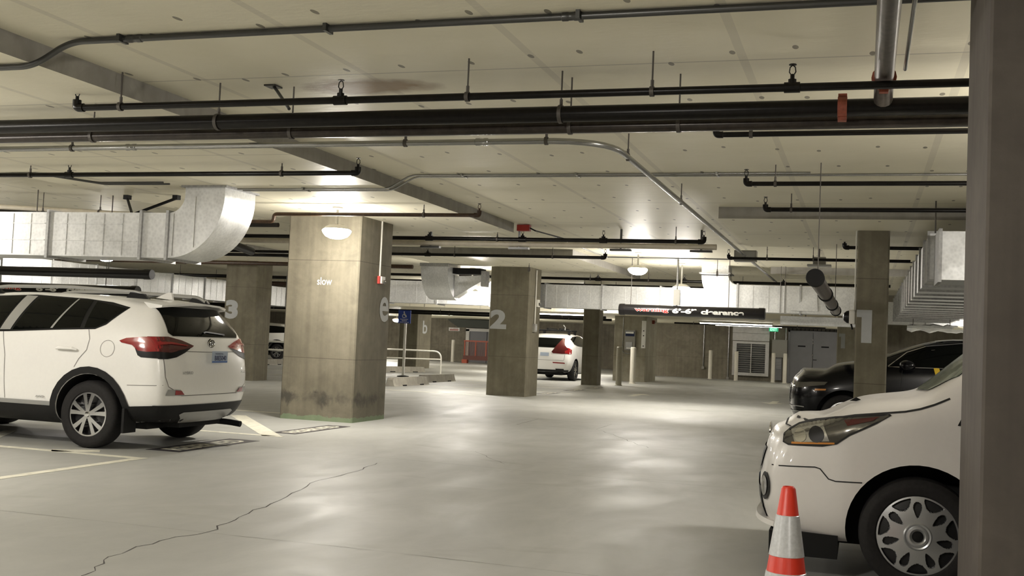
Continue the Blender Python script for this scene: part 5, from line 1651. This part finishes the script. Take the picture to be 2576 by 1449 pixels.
r_.dec('licence_plate', [(-.16, .86), (.16, .86), (.16, .98), (-.16, .98)], 'B', 'plate', .010, .06)
for pl_ in ('L', 'R'):
    r_.dec('side_window', [(-.22, 1.48), (.2, 1.56), (1.0, 1.60), (1.6, 1.57), (2.3, 1.20), (1.2, 1.21), (.3, 1.24), (-.1, 1.30)], pl_, 'glass', .006)
    r_.line('door_seam', [(.08, 1.27), (.06, 1.05), (.20, .86)], pl_, 'greyseam', .01)
r_.line('tailgate_seam', [(.72, .93), (.70, .75), (.68, .72), (-.68, .72), (-.70, .75), (-.72, .93)], 'B', 'greyseam', .012)
for x in (.15, .95):
    cb = MB().sweep([(x, -.66, 1.78), (x, .66, 1.78)], .028, 10).build('rack_bar', 'black', r_.t, world=False)
    for s_ in (1, -1):
        MB().cbox((x - .05, s_ * .58 - .04, 1.62), (x + .05, s_ * .58 + .04, 1.79), .01).build('rack_foot', 'black', cb, world=False)
for yy in (-.28, .18):
    MB().sweep([(-.05, yy, 1.83), (1.2, yy, 1.83)], .035, 8).build('rack_tray', 'black', r_.t, world=False)
MB().sweep([(0.0, -.46, 1.80), (0.02, -.46, 1.90), (-.02, -.40, 1.98)], .018, 8).build('rack_clamp', 'silver', r_.t, world=False)
MB().box((-.75, -.6, .2), (3.0, .6, .32)).build('underbody', 'dullblack', r_.t, world=False, smooth=False)

# ---- farthest white car -----------------------------------------------------------
z_ = Car('white_hatchback', 'farthest white car seen between column 3 and the wide column', (-25.62, 45.7, 0), PI)
z_.body('carwhite', stations=SUV, rear_x=SUV_REAR, front_x=SUV_FRONT, arches=((0, .37, .45), (2.66, .37, .45)))
for x in (0, 2.66):
    for s_ in (1, -1):
        wheel(z_, 'suv', x, s_ * .80, .362, s_, .362, .235, .232, spoke_mask(5, .055, .115, .25))
z_.dec('side_window', [(-.45, 1.50), (.2, 1.58), (1.0, 1.61), (1.6, 1.57), (2.3, 1.20), (1.2, 1.20), (.3, 1.22), (-.45, 1.25)], 'L', 'glass', .006)
z_.dec('rear_window', rg, 'B', 'glass', .006, .08)
z_.dec('tail_lamp', [(-.5, 1.165), (-.80, 1.205), (-.80, 1.02), (-.6, 1.05)], 'L', 'redlight', .012, .06)
for s_ in (1, -1):
    z_.dec('tail_lamp', [(.82 * s_, 1.205), (.5 * s_, 1.17), (.56 * s_, 1.07), (.82 * s_, 1.03)], 'B', 'redlight', .012, .06)
z_.dec('bumper_cladding', [(-.84, .50), (.84, .50), (.80, .32), (-.80, .32)], 'B', 'clad', .010, .08)
z_.dec('arch_cladding', arc(0, .37, .45, -.25, PI + .25) + arc(0, .37, .56, PI + .2, -.2), 'L', 'clad', .012, .08)
z_.line('roof_rail', [(-.3, 1.64), (.5, 1.665), (1.4, 1.665)], 'L', 'silver', .03, .03)
MB().box((-.7, -.6, .2), (3.0, .6, .3)).build('underbody', 'dullblack', z_.t, world=False, smooth=False)

# ------------------------------------------------------------------ traffic cone
tc = thing('traffic_cone', 'orange-red traffic cone with two white reflective collars beside the van', 'cone', (-.305, 5.10, 0))
CX, CY = -.305, 5.10
H = .75
def cr(z):
    return lerp(.135, .030, (z - .035) / (H - .035))
MB().lathe([(cr(.035), .035), (cr(H - .01), H - .01), (cr(H) * .8, H), (cr(H) * .55, H), (cr(H) * .55, H - .1)], (CX, CY, 0), seg=40).build('body', 'cone', tc)
MB().cbox((CX - .185, CY - .185, 0), (CX + .185, CY + .185, .035), .05).build('base', 'dullblack', tc)
for z0, z1 in ((.445, .625), (.255, .375)):
    MB().lathe([(cr(z0) + .0005, z0), (cr(z0) + .003, z0 + .002), (cr(z1) + .003, z1 - .002), (cr(z1) + .0005, z1)], (CX, CY, 0), seg=40).build('collar', 'conewhite', tc)
